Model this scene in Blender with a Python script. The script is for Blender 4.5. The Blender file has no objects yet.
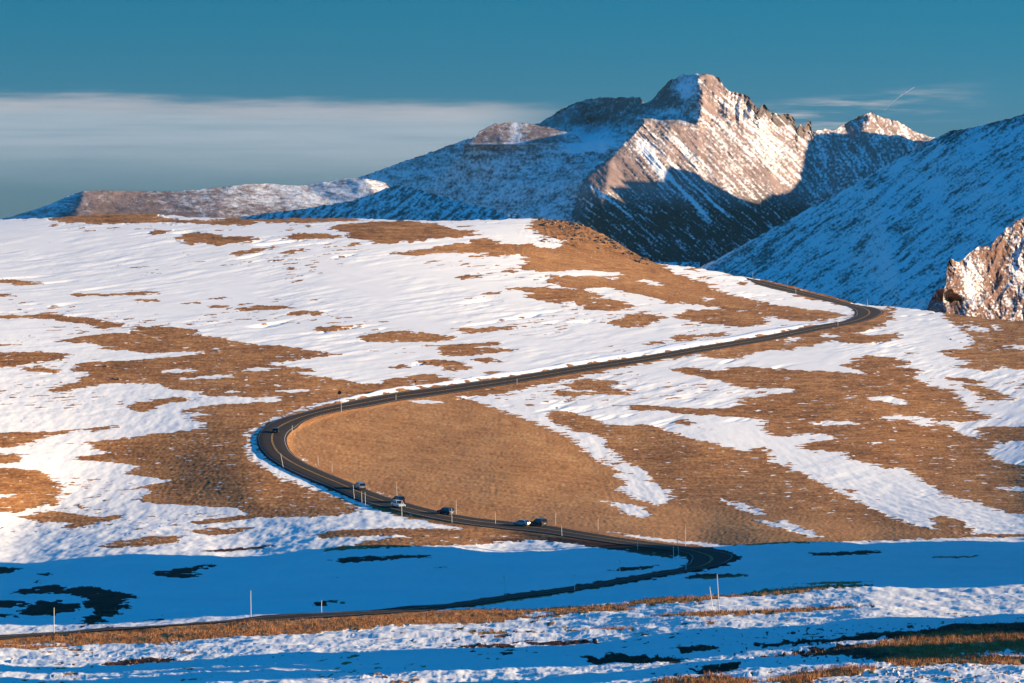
import bpy, bmesh, math, random
import numpy as np
from mathutils import Vector, Matrix
from mathutils.geometry import delaunay_2d_cdt

random.seed(7)
rng = np.random.default_rng(7)
scene = bpy.context.scene
COL = scene.collection
R = math.radians

# ------------------------------------------------------------------ camera
W, H, F = 1024, 683, 2844.0
V0 = 200.0                                   # eye level row
PITCH = math.atan((H / 2 - V0) / F)
CP, SP = math.cos(PITCH), math.sin(PITCH)
cam_d = bpy.data.cameras.new("camera")
cam_d.sensor_width = 36.0
cam_d.lens = F * 36.0 / W
cam_d.clip_start = 0.5
cam_d.clip_end = 120000.0
cam = bpy.data.objects.new("camera", cam_d)
COL.objects.link(cam)
cam.location = (0, 0, 0)
cam.rotation_euler = (math.pi / 2 - PITCH, 0, 0)
scene.camera = cam


def ray(u, v):
    """horizontal and vertical slope of the sight line that meets pixel u, v"""
    a = (np.asarray(u, float) - W / 2) / F
    b = -(np.asarray(v, float) - H / 2) / F
    y = CP + b * SP
    z = -SP + b * CP
    return a / y, z / y


# ------------------------------------------------------------------ sun
SUN_EL, SUN_AZ = 10.5, -9.0                   # degrees; azimuth: a little ahead of the camera's right hand
TAN_E = math.tan(R(SUN_EL))
SUN = Vector((math.cos(R(SUN_EL)) * math.cos(R(SUN_AZ)), -math.cos(R(SUN_EL)) * math.sin(R(SUN_AZ)), math.sin(R(SUN_EL))))


# ------------------------------------------------------------------ noise
def _hash(ix, iy, seed):
    h = (ix.astype(np.int64) * 374761393 + iy.astype(np.int64) * 668265263 + seed * 974634777) & 0xFFFFFFFF
    h = ((h ^ (h >> 13)) * 1274126177) & 0xFFFFFFFF
    h = h ^ (h >> 16)
    return (h & 0xFFFF) / 65535.0 * 2 * math.pi


def perlin(x, y, seed=0):
    x = np.asarray(x, float); y = np.asarray(y, float)
    xi = np.floor(x); yi = np.floor(y)
    fx = x - xi; fy = y - yi
    ux = fx * fx * fx * (fx * (fx * 6 - 15) + 10)
    uy = fy * fy * fy * (fy * (fy * 6 - 15) + 10)
    out = []
    for dx in (0, 1):
        for dy in (0, 1):
            a = _hash(xi + dx, yi + dy, seed)
            out.append(np.cos(a) * (fx - dx) + np.sin(a) * (fy - dy))
    n00, n01, n10, n11 = out
    return ((n00 * (1 - uy) + n01 * uy) * (1 - ux) + (n10 * (1 - uy) + n11 * uy) * ux) * 1.5


def fbm(x, y, seed=0, octv=4, gain=0.5):
    s = 0; a = 1.0; t = 0
    for o in range(octv):
        s = s + a * perlin(x * 2 ** o, y * 2 ** o, seed + o * 17)
        t += a; a *= gain
    return s / t * 1.4


def sstep(a, b, x):
    t = np.clip((np.asarray(x, float) - a) / (b - a), 0, 1)
    return t * t * (3 - 2 * t)


# ------------------------------------------------------------------ materials
def new_mat(name):
    m = bpy.data.materials.new(name)
    m.use_nodes = True
    nt = m.node_tree
    return m, nt, nt.nodes["Principled BSDF"]


def nd(nt, t, **kw):
    n = nt.nodes.new(t)
    for k, v in kw.items():
        setattr(n, k, v)
    return n


def ramp(nt, src, stops):
    r = nd(nt, "ShaderNodeValToRGB")
    el = r.color_ramp.elements
    el[0].position, el[0].color = stops[0][0], (*stops[0][1], 1)
    el[1].position, el[1].color = stops[-1][0], (*stops[-1][1], 1)
    for p, c in stops[1:-1]:
        e = el.new(p); e.color = (*c, 1)
    nt.links.new(src, r.inputs[0])
    return r.outputs[0]


def noise_node(nt, scale, detail=4, rough=0.6, vec=None, stretch=None):
    n = nd(nt, "ShaderNodeTexNoise")
    n.inputs["Scale"].default_value = scale
    n.inputs["Detail"].default_value = detail
    n.inputs["Roughness"].default_value = rough
    tc = nd(nt, "ShaderNodeTexCoord")
    src = tc.outputs["Object"]
    if stretch:
        mp = nd(nt, "ShaderNodeMapping")
        mp.inputs["Scale"].default_value = stretch
        nt.links.new(src, mp.inputs[0]); src = mp.outputs[0]
    nt.links.new(src, n.inputs["Vector"])
    return n.outputs["Fac"]


def math_n(nt, op, a, b=None, clamp=False):
    n = nd(nt, "ShaderNodeMath", operation=op)
    n.use_clamp = clamp
    for i, x in enumerate((a, b)):
        if x is None:
            continue
        if isinstance(x, (int, float)):
            n.inputs[i].default_value = x
        else:
            nt.links.new(x, n.inputs[i])
    return n.outputs[0]


def mix_rgb(nt, fac, a, b, blend="MIX"):
    n = nd(nt, "ShaderNodeMix", data_type="RGBA", blend_type=blend)
    for sock, x in ((n.inputs[0], fac), (n.inputs[6], a), (n.inputs[7], b)):
        if isinstance(x, (int, float)):
            sock.default_value = x
        elif isinstance(x, tuple):
            sock.default_value = (*x, 1)
        else:
            nt.links.new(x, sock)
    return n.outputs[2]


def simple_mat(name, col, rough=0.6, metal=0.0, var=0.0, scale=3.0):
    m, nt, b = new_mat(name)
    b.inputs["Roughness"].default_value = rough
    b.inputs["Metallic"].default_value = metal
    if var:
        f = noise_node(nt, scale)
        c = ramp(nt, f, [(0.3, tuple(x * (1 - var) for x in col)), (0.7, tuple(min(1, x * (1 + var)) for x in col))])
        nt.links.new(c, b.inputs["Base Color"])
    else:
        b.inputs["Base Color"].default_value = (*col, 1)
    return m


def terrain_mat():
    m, nt, b = new_mat("snow_and_tundra_grass")
    sn = nd(nt, "ShaderNodeAttribute", attribute_name="snow").outputs["Fac"]
    tone = nd(nt, "ShaderNodeAttribute", attribute_name="tone").outputs["Fac"]
    n1 = noise_node(nt, 1.1, 6, 0.75)
    n2 = noise_node(nt, 0.06, 4, 0.6)
    n3 = noise_node(nt, 3.0, 3, 0.7)
    n4 = noise_node(nt, 0.016, 4, 0.6)
    n5 = noise_node(nt, 0.35, 4, 0.7, stretch=(1.0, 0.35, 1.0))
    thr = math_n(nt, "ADD", sn, math_n(nt, "MULTIPLY", math_n(nt, "SUBTRACT", n1, 0.5), 0.55))
    fac = nd(nt, "ShaderNodeMapRange", interpolation_type="SMOOTHSTEP")
    nt.links.new(thr, fac.inputs[0])
    fac.inputs[1].default_value = 0.42; fac.inputs[2].default_value = 0.58
    grain = nd(nt, "ShaderNodeAttribute", attribute_name="grain").outputs["Fac"]
    g_a = math_n(nt, "ADD", math_n(nt, "MULTIPLY", grain, 0.44), math_n(nt, "MULTIPLY", n2, 0.14))
    g_b = math_n(nt, "ADD", math_n(nt, "MULTIPLY", n1, 0.18), math_n(nt, "MULTIPLY", n4, 0.22))
    g_f = math_n(nt, "ADD", math_n(nt, "ADD", g_a, g_b), math_n(nt, "MULTIPLY", n5, 0.05))
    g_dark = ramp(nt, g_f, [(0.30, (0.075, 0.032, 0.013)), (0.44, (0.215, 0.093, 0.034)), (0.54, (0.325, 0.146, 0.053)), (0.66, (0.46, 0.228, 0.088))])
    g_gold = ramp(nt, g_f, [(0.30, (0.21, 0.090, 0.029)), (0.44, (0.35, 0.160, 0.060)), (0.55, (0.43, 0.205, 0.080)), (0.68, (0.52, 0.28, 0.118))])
    shadow = nd(nt, "ShaderNodeAttribute", attribute_name="shadow").outputs["Fac"]
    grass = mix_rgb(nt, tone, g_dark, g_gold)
    g_shadow = ramp(nt, n1, [(0.3, (0.025, 0.008, 0.005)), (0.7, (0.070, 0.024, 0.011))])  # same grass in shade, the darkness put into its colour
    grass = mix_rgb(nt, shadow, grass, g_shadow)
    snow_c = ramp(nt, math_n(nt, "ADD", math_n(nt, "MULTIPLY", n2, 0.5), math_n(nt, "MULTIPLY", n1, 0.5)), [(0.3, (0.72, 0.715, 0.715)), (0.7, (0.83, 0.825, 0.82))])
    clean = nd(nt, "ShaderNodeAttribute", attribute_name="clean").outputs["Fac"]
    snow_c = mix_rgb(nt, clean, snow_c, (0.93, 0.93, 0.93))
    nt.links.new(mix_rgb(nt, fac.outputs[0], grass, snow_c), b.inputs["Base Color"])
    b.inputs["Roughness"].default_value = 0.9
    b.inputs["Specular IOR Level"].default_value = 0.12
    bump = nd(nt, "ShaderNodeBump")
    bump.inputs["Strength"].default_value = 0.35
    bump.inputs["Distance"].default_value = 0.12
    hgt = math_n(nt, "MULTIPLY", math_n(nt, "ADD", n1, math_n(nt, "MULTIPLY", n3, 0.4)), math_n(nt, "SUBTRACT", 1.25, fac.outputs[0]))
    nt.links.new(hgt, bump.inputs["Height"])
    nt.links.new(bump.outputs[0], b.inputs["Normal"])
    return m


def mountain_mat(name, rock_lo, rock_hi, scale=0.02):
    m, nt, b = new_mat(name)
    sn = nd(nt, "ShaderNodeAttribute", attribute_name="snow").outputs["Fac"]
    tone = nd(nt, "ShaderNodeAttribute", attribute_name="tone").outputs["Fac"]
    n1 = noise_node(nt, scale * 4, 5, 0.7)
    n2 = noise_node(nt, scale, 5, 0.65)
    thr = math_n(nt, "ADD", sn, math_n(nt, "MULTIPLY", math_n(nt, "SUBTRACT", n1, 0.5), 0.9))
    fac = nd(nt, "ShaderNodeMapRange", interpolation_type="SMOOTHSTEP")
    nt.links.new(thr, fac.inputs[0])
    fac.inputs[1].default_value = 0.22; fac.inputs[2].default_value = 0.78
    rock = ramp(nt, n2, [(0.32, rock_lo), (0.68, rock_hi)])
    forest_shade = ramp(nt, n1, [(0.3, (0.018, 0.026, 0.018)), (0.7, (0.06, 0.065, 0.05))])  # timber low down; also the painted shade of unlit left faces
    base = mix_rgb(nt, tone, rock, forest_shade)
    nt.links.new(mix_rgb(nt, fac.outputs[0], base, (0.84, 0.84, 0.85)), b.inputs["Base Color"])
    b.inputs["Roughness"].default_value = 0.95
    b.inputs["Specular IOR Level"].default_value = 0.1
    bump = nd(nt, "ShaderNodeBump")
    bump.inputs["Strength"].default_value = 0.5
    bump.inputs["Distance"].default_value = 0.12 / scale
    nt.links.new(n1, bump.inputs["Height"])
    nt.links.new(bump.outputs[0], b.inputs["Normal"])
    return m


# ------------------------------------------------------------------ helpers for objects
def tag(o, label=None, cat=None, group=None, kind=None):
    if label: o["label"] = label
    if cat: o["category"] = cat
    if group: o["group"] = group
    if kind: o["kind"] = kind
    return o


def grid_object(name, X, Y, Z, mat, attrs=None, smooth=True):
    nr, nc = X.shape
    co = np.stack([X, Y, Z], -1).reshape(-1, 3).astype(np.float32)
    i = np.arange(nr * nc, dtype=np.int32).reshape(nr, nc)
    q = np.stack([i[:-1, :-1], i[:-1, 1:], i[1:, 1:], i[1:, :-1]], -1).reshape(-1)
    me = bpy.data.meshes.new(name)
    me.vertices.add(len(co)); me.vertices.foreach_set("co", co.ravel())
    nf = len(q) // 4
    me.loops.add(len(q)); me.loops.foreach_set("vertex_index", q)
    me.polygons.add(nf)
    me.polygons.foreach_set("loop_start", np.arange(0, nf * 4, 4, dtype=np.int32))
    me.polygons.foreach_set("use_smooth", np.full(nf, smooth))
    me.update(calc_edges=True)
    for k, a in (attrs or {}).items():
        at = me.attributes.new(k, "FLOAT", "POINT")
        at.data.foreach_set("value", np.broadcast_to(a, X.shape).astype(np.float32).ravel())
    me.materials.append(mat)
    o = bpy.data.objects.new(name, me)
    COL.objects.link(o)
    return o


def obj(name, bm, mat, parent=None, smooth=False):
    me = bpy.data.meshes.new(name)
    bmesh.ops.recalc_face_normals(bm, faces=bm.faces)
    bm.to_mesh(me); bm.free()
    for m in (mat if isinstance(mat, (list, tuple)) else [mat]):
        me.materials.append(m)
    if smooth:
        for p in me.polygons: p.use_smooth = True
    o = bpy.data.objects.new(name, me)
    COL.objects.link(o)
    if parent: o.parent = parent
    return o


def empty(name, loc=(0, 0, 0), rz=0.0):
    o = bpy.data.objects.new(name, None)
    COL.objects.link(o)
    o.location = loc; o.rotation_euler = (0, 0, rz)
    o.empty_display_size = 0.3
    return o


def copy_tree(o, parent=None):
    c = o.copy(); COL.objects.link(c); c.parent = parent
    for ch in o.children: copy_tree(ch, c)
    return c


# ------------------------------------------------------------------ depth model of the hill
CTRL = []
for u, pts in {
    0: [(217, 1500), (260, 1310), (300, 1150), (340, 1010), (390, 880), (440, 770), (490, 670), (530, 590), (560, 520), (600, 410), (637, 312), (660, 262), (690, 215), (760, 140)],
    250: [(217, 1520), (300, 1160), (390, 880), (440, 765), (490, 665), (530, 585), (560, 520), (600, 395), (617, 335), (640, 285), (683, 215), (760, 135)],
    512: [(222, 1560), (300, 1190), (380, 930), (430, 800), (480, 680), (520, 600), (550, 535), (596, 400), (615, 335), (640, 275), (683, 205), (760, 128)],
    700: [(270, 1480), (310, 1240), (350, 1040), (400, 890), (450, 760), (500, 650), (540, 565), (560, 490), (575, 440), (605, 310), (640, 245), (683, 190), (760, 120)],
    870: [(306, 1400), (320, 1250), (350, 1080), (400, 910), (450, 780), (500, 655), (540, 560), (565, 440), (600, 305), (640, 228), (683, 178), (760, 115)],
    1024: [(320, 1330), (350, 1120), (400, 930), (450, 790), (500, 660), (537, 560), (560, 455), (600, 300), (640, 220), (683, 172), (760, 110)],
}.items():
    for v, d in pts:
        k = 1 + 0.15 * (u - 512) / 512 * (1 - sstep(490, 560, v))
        CTRL.append((u, v, d * float(k)))
CTRL = np.array(CTRL)


def _uvn(u, v):
    return np.clip(u, -25, 1034) / 480.0, np.log(np.maximum(v, 205) - 150.0)


def _tps(r2):
    return 0.5 * r2 * np.log(r2 + 1e-12)


_cx, _cy = _uvn(CTRL[:, 0], CTRL[:, 1])
_val = np.log(CTRL[:, 2] * (CTRL[:, 1] - 150.0))
_n = len(CTRL)
_K = _tps((_cx[:, None] - _cx) ** 2 + (_cy[:, None] - _cy) ** 2) + np.eye(_n) * 1.5e-2
_P = np.stack([np.ones(_n), _cx, _cy], 1)
_A = np.block([[_K, _P], [_P.T, np.zeros((3, 3))]])
_w = np.linalg.solve(_A, np.concatenate([_val, np.zeros(3)]))


def depth0(u, v):
    u = np.asarray(u, float); v = np.asarray(v, float)
    x, y = _uvn(u, v)
    s = _w[_n] + _w[_n + 1] * x + _w[_n + 2] * y
    for i in range(_n):
        s = s + _w[i] * _tps((x - _cx[i]) ** 2 + (y - _cy[i]) ** 2)
    return np.exp(s) / (np.maximum(v, 205) - 150.0)


CREST = np.array([(-3000, 219), (-200, 219), (0, 219.5), (45, 218), (70, 216), (100, 214), (150, 213.5), (190, 217), (256, 219), (300, 218), (350, 218.5), (430, 221), (500, 219.5), (530, 218.5), (550, 219), (570, 222), (590, 229), (605, 236), (625, 247), (640, 256.5), (655, 263), (690, 267), (715, 271), (745, 277), (770, 281), (800, 288), (830, 296), (855, 303), (875, 306), (895, 306.5), (930, 311), (960, 315), (990, 319), (1024, 321), (1300, 325), (4000, 325)], float)


def crest(u):
    j = perlin(np.asarray(u) / 9.0, 0.3, 5) * 0.7 + perlin(np.asarray(u) / 3.0, 0.3, 6) * 0.35
    return np.interp(u, CREST[:, 0], CREST[:, 1]) + j


# ------------------------------------------------------------------ road outline (two kerb lines)
ROAD = np.array([
    (745, 277.5, 757, 284.5), (770, 282.5, 778, 290), (800, 290, 805, 296), (830, 298, 828, 301.5), (855, 304.5, 846, 306),
    (876, 308, 853, 309.5), (884, 312, 854.5, 313), (880, 316, 851, 317.5), (862, 322, 840, 322), (820, 330.5, 810, 327.5),
    (768, 341, 765, 336.8), (700, 352.5, 698, 348), (640, 363, 639, 358), (580, 372.5, 579, 366.8), (512, 384, 511, 378),
    (470, 390.5, 468, 384), (440, 395, 437, 388.5), (400, 401, 396, 393.5), (370, 406.5, 364, 399.5), (341, 413, 335, 404),
    (318, 419.5, 310, 409), (302, 425.5, 285, 416.5), (291, 432, 266, 425.5), (287, 438.5, 258, 434), (288, 446, 257, 443),
    (293, 454, 262, 453), (305, 462.5, 274, 463), (325, 472, 297, 475), (352, 483, 328, 488), (380, 494.5, 360, 502),
    (410, 503, 392, 512), (440, 511, 425, 519), (475, 517.5, 465, 526), (510, 521, 503, 531), (550, 524.5, 540, 536),
    (590, 531, 580, 542), (630, 538, 618, 546.5), (670, 543, 652, 551), (705, 547, 676, 555), (728, 552, 686, 559),
    (735, 557.5, 688, 563), (722, 565, 684, 566.5), (697, 570.5, 674, 569.5), (660, 577.5, 652, 572.5), (620, 584.5, 616, 579),
    (575, 592, 572, 586), (512, 601, 510, 594), (450, 609, 450, 603.5), (400, 613.5, 400, 608), (330, 617, 330, 612.8),
    (256, 621, 256, 617.5), (180, 627, 180, 624), (100, 632.5, 100, 629.5), (50, 637, 50, 633.5), (-60, 645, -60, 641.5)], float)


def catmull(P, per=10):
    P = np.asarray(P, float)
    E = np.vstack([2 * P[0] - P[1], P, 2 * P[-1] - P[-2]])
    out = []
    for i in range(1, len(E) - 2):
        p0, p1, p2, p3 = E[i - 1], E[i], E[i + 1], E[i + 2]
        for t in np.linspace(0, 1, per, endpoint=False):
            out.append(0.5 * ((2 * p1) + (p2 - p0) * t + (2 * p0 - 5 * p1 + 4 * p2 - p3) * t * t + (3 * p1 - p0 - 3 * p2 + p3) * t ** 3))
    out.append(E[-2])
    return np.array(out)


RD = catmull(ROAD, 10)
RIDX = np.arange(len(RD)) / 10.0

# ------------------------------------------------------------------ snow and grass patches, traced as outlines on the ground
S, G = 1.0, 0.0
PATCH = [
 (G, [(45,219),(70,215),(100,213),(150,212),(160,217),(190,220),(256,221.5),(256,225),(200,224),(160,222),(100,224),(60,222)]),
 (G, [(145,235),(160,230),(172,230),(160,234)]),
 (G, [(175,238),(185,233),(200,232),(222,235),(205,240),(190,246),(183,244)]),
 (G, [(200,242),(220,237),(256,236),(254,241),(235,244),(215,246),(205,244)]),
 (G, [(224,255),(240,251),(270,246),(282,245),(270,249),(240,256)]),
 (G, [(0,279),(15,279),(25,281),(42,282),(30,286),(18,286),(12,283),(0,283)]),
 (G, [(0,294),(13,294),(10,297),(0,296)]),
 (G, [(65,293),(110,294),(135,291),(158,292),(156,295),(130,295),(105,296),(80,296)]),
 (G, [(137,300),(158,299),(155,302),(138,301.5)]),
 (G, [(182,303),(204,302),(203,304),(184,304)]), (G, [(200,299),(225,297),(230,298),(210,300)]),
 (G, [(208,305),(230,305),(228,308),(212,308)]), (G, [(235,309),(256,306),(285,306),(292,308),(270,309.5),(240,311)]),
 (G, [(0,316),(20,315),(40,314),(58,314.5),(75,317),(98,319),(107,322),(122,323),(126,327),(100,329),(92,325),(62,321),(40,318),(0,319.5)]),
 (G, [(58,341),(75,338),(100,334),(130,333),(140,327),(160,326),(180,328),(209,331),(190,334),(215,337),(256,345),(285,346),(310,350),(341,354),(320,357),(290,361),(262,364),(285,366),(305,368),(315,371),(297,373),(335,379),(370,384),(395,378),(420,374),(435,374),(453,379),(440,386),(400,396),(375,399),(350,403),(330,408),(300,416),(280,424),(262,432),(255,438),(250,445),(252,458),(268,470),(290,482),(325,493),(355,505),(358,512),(340,515),(330,517),(256,517),(235,508),(200,506),(160,504),(138,502),(145,495),(155,490),(135,488),(175,480),(150,477),(118,474),(140,468),(135,465),(80,460),(72,458),(115,453),(90,449),(95,445),(85,442),(130,438),(165,433),(205,428),(208,422),(185,418),(215,415),(180,411),(195,407),(256,402),(256,399),(240,397),(200,396),(205,392),(180,390),(165,388),(165,384),(150,384),(115,383),(70,390),(55,393),(50,391),(60,386),(85,380),(75,378),(90,374),(75,371),(78,364),(100,361),(150,359),(190,355),(207,351),(180,352),(145,354),(140,351),(105,350),(105,345),(80,343)]),
 (S, [(158,372),(170,369),(197,369),(190,372),(165,373)]), (S, [(178,379),(200,376),(232,374.5),(230,377),(205,379),(183,380)]),
 (S, [(225,391),(240,390),(238,393),(226,393)]), (S, [(256,397),(280,396.5),(278,401),(262,403),(256,402)]),
 (S, [(275,391),(290,389.5),(318,389.5),(310,392),(280,392.5)]), (S, [(256,367),(273,368),(270,371),(240,371)]),
 (G, [(0,355),(20,352),(40,352),(72,354),(65,359),(35,363),(12,367),(0,368)]), (G, [(0,342),(15,344),(12,346),(0,346)]),
 (G, [(20,367),(45,368),(60,370),(55,373),(35,371),(20,370)]),
 (G, [(125,406),(140,402),(175,397),(193,397),(190,400),(160,405),(150,408),(145,412),(138,412)]),
 (G, [(0,435),(30,432),(60,431),(115,425),(120,427),(90,432),(60,434),(40,440),(20,447),(0,450)]),
 (S, [(40,437),(80,431),(105,428),(80,433)]),
 (G, [(0,453),(22,453),(24,460),(10,463),(0,463)]),
 (G, [(0,470),(15,468),(35,470),(50,477),(62,487),(55,497),(60,503),(30,509),(15,513),(0,510)]), (S, [(0,495),(15,494),(12,498),(0,500)]),
 (G, [(20,518),(45,512),(60,510),(65,513),(95,517),(115,515),(125,514),(120,518),(95,524),(75,528),(65,530),(70,522),(45,522)]),
 (G, [(72,505),(90,505),(80,508)]), (G, [(100,547),(120,540),(150,537),(180,535),(182,541),(160,545),(115,548)]),
 (G, [(185,523),(205,520),(235,516),(256,514),(256,518),(230,522),(200,524)]), (G, [(185,530),(225,528),(256,527),(250,530),(220,536),(205,534)]),
 (G, [(190,553),(220,549),(256,546.5),(285,544),(256,549.5),(215,552)]),
 (G, [(146,574),(165,570),(190,567),(213,563),(212,567),(192,571),(200,576),(180,578),(165,576)]),
 (G, [(0,567),(10,567),(20,570),(8,574),(0,575)]), (G, [(40,574),(50,572),(53,574),(45,576)]), (G, [(33,582),(45,580),(42,583)]),
 (G, [(8,595),(30,588),(50,585),(64,585),(65,590),(42,594),(20,594)]),
 (G, [(42,594),(65,589),(78,587),(100,588),(120,592),(138,597),(125,602),(128,609),(110,617),(90,625),(80,628),(88,619),(95,612),(90,606),(82,602),(88,598),(62,594)]),
 (G, [(0,604),(10,601),(25,602),(25,606),(10,608),(0,609)]), (G, [(20,610),(30,604),(62,599),(60,602),(75,603),(82,606),(68,612),(50,616),(30,616),(20,613)]),
 (G, [(0,617),(15,614),(20,616),(5,618)]),
 (G, [(310,536),(330,531),(400,528),(480,529),(512,533),(535,538),(512,541),(480,545),(420,546),(370,548),(330,551),(320,549),(350,545),(375,540),(413,537),(400,535),(320,538)]),
 (G, [(330,560),(350,557),(430,555),(432,558),(370,561),(340,563)]), (G, [(437,567),(443,566),(443,569)]),
 (G, [(302,608),(325,601),(341,600),(335,603),(318,606)]), (G, [(332,577),(342,576),(340,578)]),
 (G, [(605,570.5),(630,567),(660,564),(661,566),(640,570),(620,571.5)]), (G, [(684,577),(700,574),(742,573),(740,577),(715,579),(690,579)]),
 (G, [(500,531),(520,533),(545,537),(590,543.5),(640,550),(665,553.5),(676,556),(676,559),(640,553.5),(600,548),(560,542),(530,540)]),
 (G, [(0,643),(60,636),(125,630),(180,627),(256,622),(330,618),(380,614),(450,611),(512,610),(560,607),(620,604),(650,598),(700,596),(768,591),(830,586),(885,584),(830,590),(800,594),(740,596),(700,603),(700,605),(630,611),(575,616),(512,621),(450,624),(380,628),(290,634),(256,635),(190,641),(150,646),(110,645),(60,648),(30,651),(0,651)]),
 (S, [(525,615),(545,612),(560,614),(535,618)]), (S, [(620,608),(680,603),(700,602),(690,606),(640,610)]), (S, [(0,646),(40,643),(80,643),(50,646)]),
 (G, [(640,617),(700,612),(768,610),(830,607),(880,605),(870,609),(800,612),(720,616),(650,619)]),
 (G, [(568,629),(610,628),(630,627),(640,629),(600,631),(570,631)]), (G, [(512,632),(550,631),(545,633),(512,635)]), (G, [(700,624),(720,623),(718,625),(702,625)]),
 (G, [(460,633),(512,632),(500,635)]), (G, [(768,586),(830,582),(890,580),(850,584)]), (G, [(930,557),(950,555.5),(985,555),(960,558)]),
 (G, [(100,665),(130,660),(160,658),(175,660),(200,659),(170,663),(130,665),(110,667)]), (G, [(440,650),(480,646),(512,645),(512,648),(460,651)]),
 (G, [(520,643),(560,641),(600,640),(595,643),(540,645)]), (G, [(580,660),(620,658),(660,656),(690,655),(680,659),(640,662),(600,664),(590,663)]),
 (G, [(670,650),(700,648),(720,647),(715,650),(680,652)]), (G, [(810,553),(830,552),(880,550.5),(878,553),(840,556),(815,556)]),
 (G, [(750,646),(768,643),(840,637),(870,632),(930,628),(980,624),(1024,623),(1024,635),(980,637),(930,639),(900,640),(890,638),(830,643),(768,647)]),
 (G, [(735,659),(768,654),(830,648),(880,644),(930,639),(1024,634),(1024,651),(980,655),(930,655),(870,660),(850,656),(800,657)]),
 (G, [(690,672),(730,667),(750,665),(740,669),(700,674)]), (G, [(760,683),(790,676),(850,670),(880,667),(870,672),(830,678),(800,686)]),
 (G, [(870,660),(930,655),(1000,657),(1024,656),(1024,660),(960,661),(900,664)]), (G, [(660,683),(720,679),(760,680),(740,690),(650,690)]),
 # hill top and right flank
 (G, [(388,253),(420,250),(440,246),(465,243),(470,240),(488,237),(500,243),(520,245),(528,243),(533,245),(558,249),(562,247),(560,240),(545,238),(537,232),(527,229),(535,222),(552,212),(565,212),(582,216),(596,222),(610,229),(626,238),(644,250),(657,260),(672,272),(690,279),(708,284),(718,290),(740,297),(768,303),(790,307),(835,312),(843,315),(832,320),(800,321),(770,318),(745,311),(720,308),(690,304),(667,304),(655,298),(632,293),(607,287),(575,289),(545,281),(550,277),(535,270),(520,270),(525,262),(527,257),(512,254),(500,257),(470,257),(465,256),(490,253),(440,253),(415,256)]),
 (S, [(535,272),(560,271),(590,269.5),(626,274),(610,276),(560,276)]), (S, [(607,277),(618,278),(612,280)]), (S, [(640,280),(650,280),(666,286),(650,285)]),
 (S, [(700,298),(712,298),(710,302)]), (S, [(534,246),(560,247),(558,249),(540,248)]), (S, [(768,317),(782,318),(782,326),(762,326)]),
 (G, [(505,288),(545,287),(580,290),(605,295),(590,298),(575,300),(560,304),(545,302),(525,297),(530,292),(515,291)]),
 (G, [(573,300),(600,298),(625,302),(636,307),(620,311),(580,309),(577,304)]),
 (G, [(607,324),(625,316),(640,313),(665,317),(655,320),(665,323),(640,325),(650,328),(620,327)]),
 (G, [(672,317),(690,310),(730,309),(768,316),(765,325),(740,327),(700,323)]),
 (G, [(678,324),(700,324),(695,326)]), (G, [(670,338),(680,335),(700,335),(695,340),(680,341)]), (G, [(645,342),(665,341),(660,346),(650,345)]), (G, [(700,334),(730,332),(728,336),(705,337)]),
 (G, [(682,267),(700,269),(697,273)]), (G, [(700,276),(712,277),(708,279)]), (G, [(735,281),(750,284),(740,285)]),
 (G, [(325,228),(350,223),(400,221),(430,223),(455,229),(470,232),(480,236),(440,238),(400,243),(375,244),(370,240),(345,238),(350,233)]),
 (G, [(287,238),(295,234),(315,233),(340,235),(342,237),(310,239),(290,240)]), (G, [(270,253),(290,251),(305,247),(300,252),(285,254)]),
 (G, [(340,245),(355,242),(362,245),(345,248)]), (G, [(200,219),(270,217),(350,216),(360,221),(290,223),(270,222)]), (G, [(297,226),(315,225),(313,227)]),
 (G, [(455,278),(465,275),(485,275),(482,278),(460,280)]), (G, [(475,294),(500,292),(512,291),(500,294),(480,295)]), (G, [(495,272),(512,270),(522,271),(512,273)]),
 (G, [(287,313),(305,311),(327,312),(320,315),(295,315)]), (G, [(313,328),(340,326),(365,324),(345,328),(335,331),(315,331)]),
 (G, [(358,338),(380,332),(405,331),(430,334),(460,337),(440,342),(400,342),(370,342)]), (G, [(440,329),(470,328),(510,326),(525,327),(512,329),(480,333),(465,334),(460,331)]),
 (G, [(413,345),(440,345),(500,342),(500,345),(470,348),(495,348),(521,350),(500,353),(460,356),(440,355),(436,350),(445,347)]), (G, [(386,368),(405,364),(415,367),(390,369)]),
 (G, [(416,361),(440,359),(465,363),(472,368),(452,372),(440,366),(425,365)]), (G, [(470,359),(490,357),(500,362),(485,364)]), (G, [(486,373),(500,371),(512,373),(500,378)]),
 (G, [(465,322),(490,320),(470,323)]), (G, [(608,345),(618,346),(612,348)]), (G, [(615,349),(625,350),(617,352)]), (G, [(564,319),(575,319),(565,320.5)]),
 (G, [(335,318),(360,316),(352,318)]), (G, [(372,322),(392,321),(380,323)]),
 # inside the bend
 (G, [(455,397),(490,406),(512,414),(540,424),(562,433),(578,444),(590,455),(605,464),(628,474),(612,473),(628,484),(618,490),(640,500),(660,507),(672,497),(670,490),(648,480),(645,470),(620,458),(605,445),(608,440),(595,434),(575,432),(560,426),(549,418),(545,411),(570,411),(590,417),(607,424),(625,426),(640,424),(660,427),(680,436),(710,442),(735,449),(765,460),(800,472),(835,490),(870,508),(905,522),(935,530),(960,534),(1024,533.5),(1024,536),(940,538),(860,541),(768,544),(740,546),(680,541),(620,533),(560,525),(500,521),(460,515),(420,504),(380,492),(340,477),(310,463),(292,450),(287,436),(300,424),(330,414),(370,405),(400,400),(430,395),(512,384),(560,376),(600,369),(605,372),(575,378),(540,385),(500,394),(470,396)]),
 (S, [(406,401),(420,399.5),(442,401.5),(436,404),(415,403.5)]), (S, [(602,499),(615,502),(640,506),(650,515),(643,518),(625,513)]),
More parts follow.
